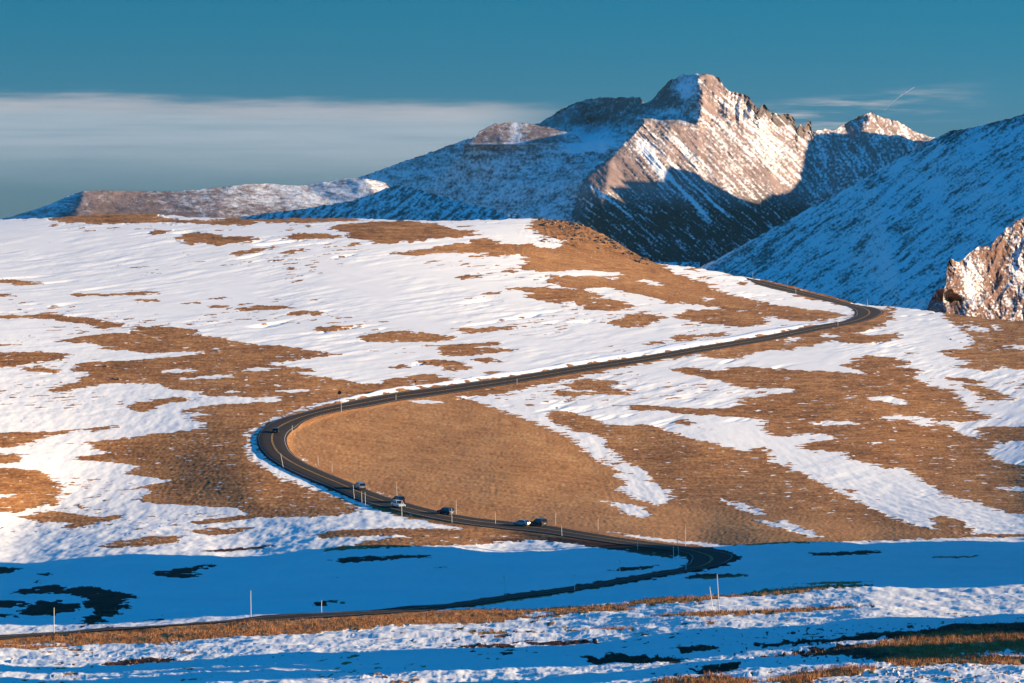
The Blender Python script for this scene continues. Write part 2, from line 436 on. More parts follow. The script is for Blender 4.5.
 (S, [(718,497),(735,501),(755,507),(766,517),(745,511),(730,504)]), (S, [(752,517),(768,521),(785,528),(770,527)]), (S, [(787,520),(800,526),(817,534),(819,538),(800,534.5),(785,530),(773,522)]),
 (G, [(560,385),(580,380),(610,380),(625,383),(610,386),(618,391),(634,394),(610,395),(590,393),(600,390),(575,390)]), (G, [(549,392),(565,391),(600,392),(575,397),(560,396)]),
 (G, [(670,368),(690,367),(715,371),(740,366),(768,368),(800,370),(840,372),(868,374),(845,366),(850,362),(880,363),(920,370),(915,378),(925,385),(950,390),(960,398),(972,410),(996,418),(975,421),(935,421),(945,425),(960,433),(978,438),(985,433),(975,428),(1000,426),(1024,432),(1024,440),(1005,441),(995,447),(985,452),(1000,461),(1015,465),(1024,470),(1024,490),(1010,487),(995,490),(1024,495),(1024,520),(1005,513),(985,504),(960,498),(948,497),(930,485),(910,472),(900,467),(890,469),(875,465),(850,460),(845,453),(830,451),(798,449),(805,443),(830,441),(838,438),(820,433),(790,436),(772,437),(768,432),(760,426),(767,420),(752,418),(720,416),(700,415),(690,414),(672,413),(655,410),(640,412),(630,407),(608,405),(640,405),(670,407),(690,408),(720,408),(740,405),(738,400),(768,396),(768,388),(735,387),(726,381),(708,379),(690,375),(672,371)]),
 (S, [(768,389),(782,387),(793,391),(780,394),(768,394)]), (S, [(870,397),(885,396),(905,399),(911,405),(895,404),(875,400)]), (S, [(848,395),(857,395),(855,398)]),
 (S, [(875,417),(900,415),(930,418),(935,425),(925,427),(905,420),(885,419)]), (S, [(814,422),(850,420),(858,424),(830,426),(815,425)]), (S, [(855,443),(880,442),(875,444)]),
 (G, [(940,310),(980,315),(1024,319),(1024,376),(1005,368),(993,361),(1000,368),(985,372),(970,368),(950,368),(972,363),(945,355),(935,350),(960,349),(974,344),(966,333),(958,325),(945,317)]),
 (S, [(960,324),(985,327),(988,333),(970,330)]), (S, [(990,325),(1003,327),(1000,331)]), (S, [(1008,345),(1024,348),(1024,352),(1010,349)]),
 (G, [(700,352),(740,345),(768,341),(800,335),(840,327),(870,321),(885,313),(884,306),(895,304),(892,319),(880,328),(850,333),(870,335),(900,333),(902,338),(880,342),(850,344),(835,340),(815,345),(790,350),(760,351),(735,359),(705,358)]),
 (S, [(822,333),(836,334),(834,337),(824,337)]), (S, [(790,338),(803,337),(800,340),(785,342)]),
 (G, [(850,360),(870,355),(890,357),(910,362),(905,366),(880,363),(860,362)]), (G, [(905,353),(915,352),(912,355)]),
 (G, [(960,384),(985,387),(1013,397),(1008,401),(985,400),(985,405),(1000,404),(990,406),(983,402),(975,392)]), (G, [(940,376),(965,378),(984,382),(975,384),(950,380)]),
 (G, [(930,517),(945,516),(965,522),(975,533),(945,533),(935,527)]), (G, [(672,420),(690,419),(693,425),(680,425)]), (G, [(695,427),(715,430),(700,429.5)]), (G, [(740,452),(765,446),(772,460),(745,458)]),
 (G, [(755,271),(760,277),(775,280),(800,286),(830,293),(850,300),(848,305),(830,299.5),(800,292),(770,286)]),
 (G, [(800,293),(812,297),(830,301),(812,300),(795,296)]), (G, [(838,487),(848,489),(862,494),(850,493)]), (G, [(858,502),(870,507),(860,505)]),
]
MU0, MV0, MS = -90.0, 195.0, 2.0             # mask raster origin and cells per unit
MWn, MHn = int(1204 * MS), int(520 * MS)


def inside(poly, px, py):
    res = np.zeros(px.shape, bool)
    n = len(poly)
    for i in range(n):
        x1, y1 = poly[i]; x2, y2 = poly[(i + 1) % n]
        if y1 == y2: continue
        c = (y1 > py) != (y2 > py)
        res ^= c & (px < (x2 - x1) * (py - y1) / (y2 - y1) + x1)
    return res


def paint(mask, poly, val):
    P = np.array(poly, float)
    P[P[:, 0] <= 0, 0] = -89; P[P[:, 0] >= 1024, 0] = 1112
    i0 = max(0, int((P[:, 0].min() - MU0) * MS) - 1); i1 = min(MWn, int((P[:, 0].max() - MU0) * MS) + 2)
    j0 = max(0, int((P[:, 1].min() - MV0) * MS) - 1); j1 = min(MHn, int((P[:, 1].max() - MV0) * MS) + 2)
    if i1 <= i0 or j1 <= j0: return
    px, py = np.meshgrid(MU0 + (np.arange(i0, i1) + 0.5) / MS, MV0 + (np.arange(j0, j1) + 0.5) / MS)
    sub = mask[j0:j1, i0:i1]
    sub[inside(P, px, py)] = val


def blur(m, rx, ry, n=2):
    for _ in range(n):
        for ax, r in ((1, rx), (0, ry)):
            if r <= 0: continue
            c = np.cumsum(np.pad(m, [(r + 1, r) if a == ax else (0, 0) for a in (0, 1)], mode="edge"), axis=ax)
            if ax == 1: m = (c[:, 2 * r + 1:] - c[:, :-2 * r - 1]) / (2 * r + 1)
            else: m = (c[2 * r + 1:, :] - c[:-2 * r - 1, :]) / (2 * r + 1)
    return m


def sample(mask, u, v):
    x = np.clip((u - MU0) * MS - 0.5, 0, MWn - 1.001); y = np.clip((v - MV0) * MS - 0.5, 0, MHn - 1.001)
    x0 = x.astype(int); y0 = y.astype(int); fx = x - x0; fy = y - y0
    return (mask[y0, x0] * (1 - fx) * (1 - fy) + mask[y0, x0 + 1] * fx * (1 - fy) + mask[y0 + 1, x0] * (1 - fx) * fy + mask[y0 + 1, x0 + 1] * fx * fy)


mask = np.ones((MHn, MWn), np.float32)
for val, poly in PATCH:
    paint(mask, poly, val)
for i in range(len(RD) - 1):
    a, b = RD[i], RD[i + 1]
    paint(mask, [tuple(a[0:2]), tuple(a[2:4]), tuple(b[2:4]), tuple(b[0:2])], G)
inn = RD[(RIDX >= 18) & (RIDX <= 38)]
nin = inn[:, 0:2] - inn[:, 2:4]; nin /= np.linalg.norm(nin, axis=1)[:, None]
paint(mask, list(map(tuple, inn[:, 0:2])) + list(map(tuple, (inn[:, 0:2] + nin * 2.2)[::-1])), G)
# ploughed snow along the far kerb of the road and the outer side of the bend; bare verge on the near kerb
up = RD[(RIDX >= 8) & (RIDX <= 30)]
thick = np.interp(RIDX[(RIDX >= 8) & (RIDX <= 30)], [8, 9, 11, 14, 17, 19, 21, 22, 23, 24, 26, 27, 30], [4, 5.2, 5.5, 4.2, 3.8, 3.6, 3.6, 5, 9, 10, 8, 4, 5])
nrm = up[:, 2:4] - up[:, 0:2]; nrm /= np.linalg.norm(nrm, axis=1)[:, None]
wig = 1 + 0.35 * perlin(np.arange(len(up)) / 4.0, 0.7, 44)
outer = up[:, 2:4] + nrm * (thick * wig)[:, None]
paint(mask, list(map(tuple, up[:, 2:4])) + list(map(tuple, outer[::-1])), S)
fb = RD[(RIDX >= 2.5) & (RIDX <= 8.5)]
nb = fb[:, 2:4] - fb[:, 0:2]; nb /= np.linalg.norm(nb, axis=1)[:, None]
paint(mask, list(map(tuple, fb[:, 2:4])) + list(map(tuple, (fb[:, 2:4] + nb * 6.0)[::-1])), S)
lo = RD[(RIDX >= 9) & (RIDX <= 19)]
paint(mask, list(map(tuple, lo[:, 0:2])) + list(map(tuple, (lo[:, 0:2] + np.array([0.3, 1.8]))[::-1])), G)
sh = RD[(RIDX >= 29.3) & (RIDX <= 33)]
paint(mask, list(map(tuple, sh[:, 2:4])) + list(map(tuple, (sh[:, 2:4] + np.array([-1.0, 2.2]))[::-1])), G)
nr_ = RD[RIDX >= 40]
paint(mask, list(map(tuple, nr_[:, 0:2])) + list(map(tuple, nr_[::-1, 2:4])), G)
paint(mask, [(690,560),(735,556),(745,557),(730,563),(722,566),(712,569),(705,568),(700,572),(690,571)], G)
clean_m = np.zeros((MHn, MWn), np.float32)
ck = RIDX[(RIDX >= 8) & (RIDX <= 30)] < 20.3
paint(clean_m, list(map(tuple, up[ck][:, 2:4])) + list(map(tuple, outer[ck][::-1])), 1.0)
bank_m = blur(clean_m, 2, 2, 2)
clean_m = blur(clean_m, 2, 1, 1)
mask_s = blur(mask, 3, 1, 2)
road_m = np.zeros((MHn, MWn), np.float32)
for i in range(len(RD) - 1):
    a, b = RD[i], RD[i + 1]
    paint(road_m, [tuple(a[0:2]), tuple(a[2:4]), tuple(b[2:4]), tuple(b[0:2])], 1.0)
road_h = blur(road_m, 7, 3, 2)               # shoulder of the embankment
road_f = blur(road_m, 10, 7, 2)              # where the ground is graded smooth
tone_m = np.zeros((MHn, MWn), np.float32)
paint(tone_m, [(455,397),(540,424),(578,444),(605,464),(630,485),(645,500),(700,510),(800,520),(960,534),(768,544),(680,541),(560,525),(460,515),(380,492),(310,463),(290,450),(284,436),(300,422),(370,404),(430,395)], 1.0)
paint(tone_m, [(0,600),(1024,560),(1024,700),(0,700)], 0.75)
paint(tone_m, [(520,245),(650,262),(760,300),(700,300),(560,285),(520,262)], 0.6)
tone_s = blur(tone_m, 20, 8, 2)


shadow_m = np.zeros((MHn, MWn), np.float32)  # areas where grass is painted darker to deepen the shade
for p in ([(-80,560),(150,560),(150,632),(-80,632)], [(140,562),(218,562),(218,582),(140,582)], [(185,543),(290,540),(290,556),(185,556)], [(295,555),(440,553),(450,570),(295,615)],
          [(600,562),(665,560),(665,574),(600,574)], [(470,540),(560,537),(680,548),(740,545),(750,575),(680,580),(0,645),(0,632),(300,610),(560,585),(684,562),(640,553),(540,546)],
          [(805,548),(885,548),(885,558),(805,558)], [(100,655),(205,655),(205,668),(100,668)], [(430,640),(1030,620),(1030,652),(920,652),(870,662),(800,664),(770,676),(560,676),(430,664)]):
    paint(shadow_m, p, 1.0)
paint(shadow_m, [(925,636),(1030,632),(1030,650),(900,652),(850,648)], 0.0)
shadow_s = blur(shadow_m, 6, 3, 2)


def depth(u, v):
    d = depth0(u, v)
    k = np.interp(v, [300, 400, 440, 520, 560, 600], [0.003, 0.003, 0.0075, 0.010, 0.006, 0.003])
    return d * (1 - k * sample(road_h, np.asarray(u, float), np.asarray(v, float)))


def shade_strip(d):
    """height of the unseen rise by distance, shaped to cast bands of shade"""
    xs = [150, 194, 202, 209, 213, 221, 225, 236, 240, 249, 253, 260, 265, 344, 355, 496, 512, 535, 600, 3000]
    ys = [.05, .05, .9, .9, .1, .1, .9, .95, .6, .6, .8, .75, .02, .02, 1.0, 1.05, 0.9, 0.0, 0, 0]
    return np.interp(d, xs, ys)


# ------------------------------------------------------------------ the ground
cols = np.concatenate([-np.geomspace(140, 2600, 40)[::-1], np.arange(-130, 1154, 1.1), np.geomspace(1160, 3600, 110)])
vrow_f = np.concatenate([np.arange(760, 690, -1.2), np.arange(690, 596, -0.36), np.arange(596, 500, -0.55)])
vrow_b = np.arange(500, 217.0, -0.55); vrow_b = np.append(vrow_b, 217.0)
vc = crest(cols)
Vf = np.repeat(vrow_f[:, None], len(cols), 1)
Vb = 500 - (500 - vrow_b[:, None]) * ((500 - vc) / (500 - 217.0))[None, :]
V = np.vstack([Vf, Vb]); U = np.repeat(cols[None, :], V.shape[0], 0)
D = depth(U, V)
D = np.maximum.accumulate(D + np.arange(D.shape[0])[:, None] * 1e-3, axis=0)
RX, RZ = ray(U, V)
X, Y, Z = RX * D, D.copy(), RZ * D
base_X, base_Y = X.copy(), Y.copy()
smooth_r = 1 - np.clip(sample(road_f, U, V) * 1.35, 0, 1)
nz1 = perlin(U / 5.0, V / 1.6, 91); nz2 = perlin(U / 11.0, V / 3.2, 92); nz3 = perlin(U / 2.2, V / 0.9, 93)
nz4 = perlin(U / 16.0, V / 1.5, 94); nz5 = perlin(U / 6.0, V / 0.7, 96)
snow = sample(mask_s, U + nz2 * 3 + nz4 * 9 + nz5 * 5, V + nz2 * 0.9 + nz1 * 0.5)
edge_k = 1 - 0.55 * sample(road_f, U, V)
snow = snow + edge_k * (0.22 * nz5 + 0.14 * nz3 + 0.12 * nz1 + 0.10 * fbm(X / 9, Y / 30, 95, 3))
thin = sstep(-.15, .5, fbm(U / 110, V / 34, 97, 3))
fleck = fbm(U / 17.0 + V * 0.05, (V + U * 0.06) / 1.5, 98, 3, 0.42)
snow = snow - edge_k * (0.15 + 0.85 * thin) * 0.95 * sstep(.30, .60, fleck) * (1 - sstep(525, 550, V) * sstep(622, 606, V)) - 0.08 * thin
fleck2 = fbm(U / 5.0, V / 1.1, 99, 3, 0.5)
snow = snow - sstep(605, 635, V) * 0.85 * sstep(.22, .60, fleck2) * (0.5 + 0.5 * sstep(600, 900, U))
# thin snow caught among the grass
snow = snow + edge_k * 0.75 * sstep(.38, .70, fbm(U / 15.0, V / 1.3, 100, 3, 0.45)) * sstep(225, 260, V) * (1 - sample(tone_s, U, V))
out_m = sstep(1112, 1150, U) + sstep(-88, -120, U)
snow = snow * (1 - out_m) + out_m * (0.5 + 1.4 * fbm(X / 60, Y / 200, 33, 4))
# relief: wind-carved snow lying along the slope, tussocks in the grass, hummocks close by
isn = sstep(0.35, 0.65, snow)
ca, sa = math.cos(R(20)), math.sin(R(20))
sx = (X * ca - Y * sa) / 5.0; sy = (X * sa + Y * ca) / 46.0
sast = fbm(sx, sy, 71, 4, 0.55)
far = sstep(640, 1000, D)
bumpz = isn * (far * (0.36 * sast * sstep(-.5, .5, fbm(X / 45, Y / 90, 89, 3)) + 0.30 * np.maximum(fbm(sx * 0.4, sy * 0.5, 72, 3) - .15, 0)) + (1 - far) * 0.14 * fbm(X / 3.0, Y / 14.0, 73, 3))
tus = fbm(X / 1.5, Y / 2.6, 74, 3)
tus = fbm(X / 0.9, Y / 2.4, 74, 3)
scour = np.maximum(fbm(sx * 0.8, sy * 0.7, 101, 3) - 0.33, 0) * sstep(.0, .4, fbm(X / 70, Y / 120, 102, 2))
bumpz -= far * isn * 2.2 * scour
bumpz += (1 - isn) * (0.085 * tus + 0.12 * fbm(X / 14, Y / 40, 75, 3))
near = sstep(470, 330, D)
humm = fbm(X / 1.6, Y / 1.8, 76, 4) * 0.10 + np.maximum(perlin(X / 3.0, Y / 1.8, 77), 0) * 0.14 + 0.45 * fbm(X / 22, Y / 8, 78, 3)
bumpz += near * humm
lump = sstep(330, 250, D)
bumpz += lump * isn * np.maximum(perlin(X / 0.42, Y / 0.8, 79), 0.05) * 0.07
gl = sstep(525, 560, V) * sstep(612, 590, V)
bumpz += gl * isn * 0.22 * fbm(X / 9.0, Y / 26.0, 80, 3)
tr = sstep(535, 505, D) * sstep(440, 600, D)
bumpz += sstep(600, 520, V) * sstep(505, 535, V) * isn * 0.30 * fbm(X / 6.0, Y / 9.0, 81, 4)
Z = Z + bumpz * smooth_r + 1.25 * sample(bank_m, U, V) * sstep(300, 370, U)
# knoll on the hill top
kn = np.exp(-(((U - 578) / 38.0) ** 2 + ((V - 232) / 13.0) ** 2))
Z += kn * (0.9 * np.maximum(fbm(X / 3.0, Y / 9.0, 85, 4), -0.2) + 0.5)
# unseen rise added beyond the right edge, shaped to throw the valley into shade
xr = 0.18 * Y
rise = sstep(0, 1, (X - xr - 0.04 * Y - 10) / (22 + 0.04 * Y))
hgt = shade_strip(Y + math.tan(R(SUN_AZ)) * X) * (0.36 * Y + 95) * TAN_E * 1.4
wob = 1 + 0.14 * fbm(Y / 14.0, X / 300.0, 86, 2) + 0.55 * fbm((Y + math.tan(R(SUN_AZ)) * X) / 4.0, 0 * X + 0.4, 87, 3)
Z += rise * hgt * wob * (1 - sstep(900, 2400, U - 512))
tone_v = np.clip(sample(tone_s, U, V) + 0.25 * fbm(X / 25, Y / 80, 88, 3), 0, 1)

# rows toward and behind the camera, and down the far side of the crest
z0 = Z[0].copy(); y0 = Y[0].copy(); x0 = X[0].copy()
pre = []
for yy in (-600, -250, -80, -20, 10, 40, 75):
    t = np.clip((yy - 5) / (y0 - 5), 0, 1)
    zz = -3.2 + (z0 + 3.2) * t - (0.06 * max(0, -yy))
    pre.append((x0 * (1.0 if yy > 0 else 1 + -yy / 300.0), np.full_like(y0, yy), zz))
post = []
for dy, dz in ((14, 1.2), (45, 7), (110, 28), (240, 80), (480, 190), (900, 330)):
    post.append((X[-1] * (Y[-1] + dy) / Y[-1], Y[-1] + dy, Z[-1] - dz))
X = np.vstack([np.array([p[0] for p in pre]), X, np.array([p[0] for p in post])])
Y = np.vstack([np.array([p[1] for p in pre]), Y, np.array([p[1] for p in post])])
Z = np.vstack([np.array([p[2] for p in pre]), Z, np.array([p[2] for p in post])])
tilt = V - 0.13 * U * sample(tone_s, U, V)
grain_v = 0.5 + 0.34 * (0.7 * perlin(U / 2.1, V / 0.95, 201) + 0.8 * perlin(U / 8.0, tilt / 1.15, 202) + 0.6 * perlin(U / 34.0, tilt / 2.2, 203) + 0.35 * fbm(U / 50, V / 14, 204, 2))
grain_v = np.vstack([np.full((len(pre), len(cols)), 0.5), grain_v, np.full((len(post), len(cols)), 0.5)])
clean_v = np.vstack([np.zeros((len(pre), len(cols))), sample(clean_m, U, V), np.zeros((len(post), len(cols)))])
shadow_v = np.vstack([np.zeros((len(pre), len(cols))), sample(shadow_s, U, V), np.zeros((len(post), len(cols)))])
snow = np.vstack([np.full((len(pre), len(cols)), 0.8), snow, np.repeat(snow[-3:-2], len(post), 0)])
tone_v = np.vstack([np.full((len(pre), len(cols)), 0.5), tone_v, np.zeros((len(post), len(cols)))])
M_TERRAIN = terrain_mat()
ground = grid_object("ground", X, Y, Z, M_TERRAIN, {"snow": snow, "tone": tone_v, "shadow": shadow_v, "grain": grain_v, "clean": clean_v})
tag(ground, "rolling tundra hillside of tan grass and windblown snow patches", "hillside", kind="structure")

# height lookup on the built ground, used to set things down on it
N_PRE = len(pre)
GX, GY, GZ = X[N_PRE:-len(post)], Y[N_PRE:-len(post)], Z[N_PRE:-len(post)]
GU, GV = U, V


def ground_at(u, v):
    """3D point of the ground met by the sight line of pixel u, v (before relief), resting on the built surface"""
    d = float(depth(np.array([u]), np.array([v]))[0])
    rx, rz = ray(u, v)
    x, y = float(rx) * d, d
    c = int(np.argmin(np.abs(cols - u)))
    col_y = GY[:, c]
    r = int(np.clip(np.searchsorted(col_y, y), 1, len(col_y) - 1))
    t = (y - col_y[r - 1]) / max(1e-6, col_y[r] - col_y[r - 1])
    z = GZ[r - 1, c] + (GZ[r, c] - GZ[r - 1, c]) * min(1, max(0, t))
    return Vector((x, y, float(z)))


# a sheet of valley floor that runs to the horizon
gr = np.linspace(-1, 1, 61); gy = np.concatenate([-np.geomspace(40000, 800, 14), np.geomspace(300, 60000, 60) - 0.0])
VX, VY = np.meshgrid(gr * 45000, gy)
vz = -420 + 60 * fbm(VX / 2600, VY / 2600, 12, 4)
valley = grid_object("valley_floor", VX, VY, vz, None or M_TERRAIN, {"snow": 0.35 + 0.9 * fbm(VX / 900, VY / 900, 13, 3), "tone": 0.0 * VX})
tag(valley, "wide valley floor below the hills", "valley floor", kind="structure")

# ------------------------------------------------------------------ road
m_as, nt, b = new_mat("worn_asphalt")
n_a = noise_node(nt, 0.5, 5, 0.7); n_b = noise_node(nt, 6.0, 3, 0.7)
fa = math_n(nt, "ADD", math_n(nt, "MULTIPLY", n_a, 0.6), math_n(nt, "MULTIPLY", n_b, 0.4))
nt.links.new(ramp(nt, fa, [(0.3, (0.020, 0.016, 0.015)), (0.6, (0.036, 0.029, 0.027)), (0.75, (0.052, 0.043, 0.039))]), b.inputs["Base Color"])
b.inputs["Roughness"].default_value = 0.95
b.inputs["Specular IOR Level"].default_value = 0.15
M_WHITE_LINE = simple_mat("white_road_paint", (0.42, 0.40, 0.38), 0.7, var=0.25, scale=1.5)
M_YELLOW_LINE = simple_mat("yellow_road_paint", (0.50, 0.29, 0.07), 0.7, var=0.35, scale=1.0)


def road_world():
    A = RD[:, 0:2]; B = RD[:, 2:4]
    dA = depth(A[:, 0], A[:, 1]); dB = depth(B[:, 0], B[:, 1])
    ax, az = ray(A[:, 0], A[:, 1]); bx, bz = ray(B[:, 0], B[:, 1])
    PA = np.stack([ax * dA, dA, az * dA], 1); PB = np.stack([bx * dB, dB, bz * dB], 1)
    mid = (PA + PB) / 2; half = (PB - PA) / 2
    wd = np.linalg.norm(half[:, :2], axis=1) * 2
    cap = np.interp(RIDX, [0, 7, 9, 12, 16, 20, 25, 28, 36, 40, 42, 45, 54], [46, 42, 30, 21, 16, 12.5, 12.5, 19, 19, 16, 14, 14, 12])
    s = np.minimum(1, cap / wd)
    half = half * s[:, None]
    return mid, half


RMID, RHALF = road_world()


def gz_lookup(P, lift):
    """drape points on the ground: height of the smooth ground sheet below each point"""
    out = []
    for x, y, z in P:
        u = W / 2 + (x / y) * F * (CP + 0.0)
        # invert the ray's u exactly: u depends slightly on v, iterate once with the row of the point
        b = (z * CP + y * SP) / (y * CP - z * SP)
        u = W / 2 + (x / (y * CP - z * SP)) * F
        c = np.clip(np.interp(u, cols, np.arange(len(cols))), 0, len(cols) - 1.001)
        c0 = int(c); fc = c - c0
        zz = 0
        for cc, w in ((c0, 1 - fc), (c0 + 1, fc)):
            zz += w * np.interp(y, GY[:, cc], GZ[:, cc])
        out.append((x, y, zz + lift))
    return np.array(out)


def ribbon(name, f0, f1, ncross, lift, mat, sel=None):
    fr = np.linspace(f0, f1, ncross)
    rows = []
    for f in fr:
        P = RMID + RHALF * f
        rows.append(P)
    n = len(RMID)
    allP = np.concatenate(rows)
    allP = gz_lookup(allP, lift)
    A = allP.reshape(ncross, n, 3)
    # keep the paving even along its length
    k = np.array([1, 2, 3, 2, 1]) / 9.0
    for j in range(ncross):
        zz = np.pad(A[j, :, 2], 2, mode="edge")
        A[j, :, 2] = np.maximum(A[j, :, 2], np.convolve(zz, k, "valid"))
    if sel is not None:
        A = A[:, sel]
    o = grid_object(name, A[..., 0], A[..., 1], A[..., 2], mat, smooth=True)
    return o, A


road, RA = ribbon("road", -1.0, 1.0, 9, 0.10, m_as)
tag(road, "two lane asphalt mountain road curving across the hill", "road", kind="structure")
for f in (-0.86, 0.86):
    o, _ = ribbon("road_edge_line", f - 0.012, f + 0.012, 2, 0.16, M_WHITE_LINE)
    tag(o, "white edge line painted along the asphalt road", "road marking", kind="structure")
sel = np.arange(len(RD))
for f in (-0.035, 0.035):
    o, _ = ribbon("road_centre_line", f - 0.014, f + 0.014, 2, 0.16, M_YELLOW_LINE)
    tag(o, "yellow centre line painted along the asphalt road", "road marking", kind="structure")


# ------------------------------------------------------------------ mountains
def depth_tri(ctrl, U, V):
    P = [Vector((c[0], c[1])) for c in ctrl]
    co, _, faces, ov, _, _ = delaunay_2d_cdt(P, [], [], 0, 1e-6)
    inv = np.zeros(len(co))
    for i, lst in enumerate(ov):
        inv[i] = 1.0 / ctrl[lst[0]][2]
    out = np.full(U.shape, np.nan)
    for f in faces:
        (x1, y1), (x2, y2), (x3, y3) = [(co[i].x, co[i].y) for i in f]
        den = (y2 - y3) * (x1 - x3) + (x3 - x2) * (y1 - y3)
        if abs(den) < 1e-9: continue
        a = ((y2 - y3) * (U - x3) + (x3 - x2) * (V - y3)) / den
        b = ((y3 - y1) * (U - x3) + (x1 - x3) * (V - y3)) / den
        c = 1 - a - b
        m = (a >= -1e-6) & (b >= -1e-6) & (c >= -1e-6)
        out[m] = (1 / (a * inv[f[0]] + b * inv[f[1]] + c * inv[f[2]]))[m]
    bad = np.isnan(out)
    if bad.any():
        out[bad] = np.nanmean(out)
    return out


def mountain(name, crest_pts, ctrl, vbot, du, dv, mat, relief, cover, jag=0.5, back=((60, 30), (220, 140), (600, 380), (1300, 700)), label="", cat="mountain", soft=2, skirt=(0.97, 0.03, 60)):
    cp = np.array(crest_pts, float)
    us = np.arange(cp[0, 0], cp[-1, 0] + du / 2, du)
    vtop = np.interp(us, cp[:, 0], cp[:, 1])
    vraw = vtop
    vtop = np.convolve(np.pad(vtop, 10, mode='edge'), np.ones(21) / 21, 'valid')
    jit = vraw - vtop + jag * (perlin(us / 5.0, 0.5, 51) + 0.7 * perlin(us / 2.0, 0.5, 52))
    n = int((vbot - vtop.min()) / dv)
    t = np.linspace(0, 1, n)[:, None]
    V_ = vbot + (vtop[None, :] - vbot) * t
    U_ = np.repeat(us[None, :], n, 0)
    D_ = blur(depth_tri(ctrl, U_, V_), soft, soft, 2)
    D_ = D_ + relief(U_, V_)
    dv_ = jit[None, :] * t ** 8
    D_ = D_ + dv_ * np.gradient(D_, axis=0) / np.gradient(V_, axis=0)
    V_ = V_ + dv_
    rx, rz = ray(U_, V_)
    X_, Y_, Z_ = rx * D_, D_, rz * D_
    sn, tn = cover(U_, V_)
    bx, by, bz = [], [], []
    for dy, dz in back:
        jit = 0.25 * dy * perlin(us / 14.0, dy * 0.01, 53)
        by.append(Y_[-1] + dy + jit); bx.append(X_[-1] * (Y_[-1] + dy) / Y_[-1]); bz.append(Z_[-1] - dz)
    fx = X_[0] * skirt[0]; fy = Y_[0] * skirt[0]; fz = Z_[0] - skirt[1] * Y_[0] - skirt[2]
    X_ = np.vstack([fx[None], X_, np.array(bx)]); Y_ = np.vstack([fy[None], Y_, np.array(by)]); Z_ = np.vstack([fz[None], Z_, np.array(bz)])
    sn = np.vstack([sn[:1], sn, np.repeat(sn[-1:], len(back), 0)]); tn = np.vstack([tn[:1], tn, np.repeat(tn[-1:], len(back), 0)])
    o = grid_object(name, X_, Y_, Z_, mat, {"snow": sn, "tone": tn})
    tag(o, label, cat, kind="structure")
    return o, (us, V_, D_)


M_MTN = mountain_mat("granite_and_snow", (0.17, 0.120, 0.110), (0.37, 0.262, 0.240), 0.02)
M_CRAG = mountain_mat("reddish_crag_rock", (0.11, 0.056, 0.040), (0.28, 0.160, 0.118), 0.14)


def streak(U, V, ang, wl, ln, seed):
    """noise drawn out along a direction (degrees below horizontal, to the right)"""
    c, s = math.cos(R(ang)), math.sin(R(ang))
    along = U * c + V * s; across = -U * s + V * c
    return fbm(across / wl, along / ln, seed, 4, 0.55)


# high peak, its left flank and the towers to its right
PEAK_CREST = [(330,200),(345,190),(357,178),(375,171.5),(400,163),(430,152.5),(460,141.5),(475,137),(480,131),(490,126),(505,122),(520,122.5),(535,125),(545,120),(560,110),(575,103),(590,98.5),(600,97.5),(615,98),(630,97),(640,97.5),(644,103),(652,100),(660,91),(668,82),(680,75.5),(690,74.5),(700,74),(710,74.5),(718,77),(724,86),(728,91),(737,93),(745,94),(752,101),(758,108),(765,104),(770,112),(778,114),(790,114),(795,120),(797,128),(800,123),(804,127),(808,120),(811,121),(812,132),(818,131),(825,128),(832,131),(838,128),(845,124),(855,118),(865,114),(872,112),(880,117),(890,119),(900,122),(912,130),(925,135),(940,139),(970,140),(1000,145)]
PEAK_CTRL = [(250,40,10800),(1100,40,11600),(250,320,9300),(1100,320,10000),
 (330,200,10250),(357,178,10200),(400,163,10050),(430,153,9900),(475,138,9510),(357,225,9950),(430,225,9600),(500,225,9250),(560,225,8800),(500,180,9400),(430,185,9600),(545,160,9400),(560,188,9180),
 (520,143,9475),(560,143,9462),(580,143,9457),
 (590,130,10480),(620,125,10300),(545,120,10650),(580,101,10600),(600,97.5,10500),(640,97.5,10280),(646,104,10180),(600,140,9420),(580,158,9340),(600,152,9330),
 (583,180,8950),(600,165,9080),(612,157,9150),(627,140,9280),(643,121,9400),(655,124,9440),(672,123,9500),(698,125,9620),(575,200,8950),(640,115,9950),
 (700,76,9900),(697,84,9855),(703,92,9800),(698,101,9750),(703,110,9700),(699,117,9660),(690,74,10000),(680,75,10050),(668,82,10100),(660,91,10120),(652,100,10150),(660,117,9850),(680,117,9780),(675,95,9950),
 (710,74,10000),(718,77,10080),(724,90,10000),(715,110,9850),(706,125,9690),
 (745,94,10150),(757,110,10120),(770,112,10280),(790,114,10420),(797,128,10380),(808,120,10520),(812,132,10520),
 (600,215,8640),(650,230,8850),(700,240,8950),(740,235,9150),(780,220,9500),(810,200,9900),(830,185,10200),
 (845,124,10900),(872,112,11000),(900,122,11200),(925,135,11350),(960,140,11500),(850,160,10500),(900,160,10900),(940,160,11000),(880,200,10300),(950,220,10500),
 (500,300,8500),(600,300,8350),(700,300,8500),(800,300,9000),(900,300,9600)]


FACE = [(583, 180), (600, 165), (612, 157), (627, 140), (643, 121), (672, 122), (698, 125), (700, 60), (835, 60), (835, 200), (820, 310), (560, 310), (575, 200)]


def peak_face(U, V):
    return blur(inside(FACE, U + 1.5 * perlin(U / 6, V / 6, 20), V).astype(float), 2, 2, 2)


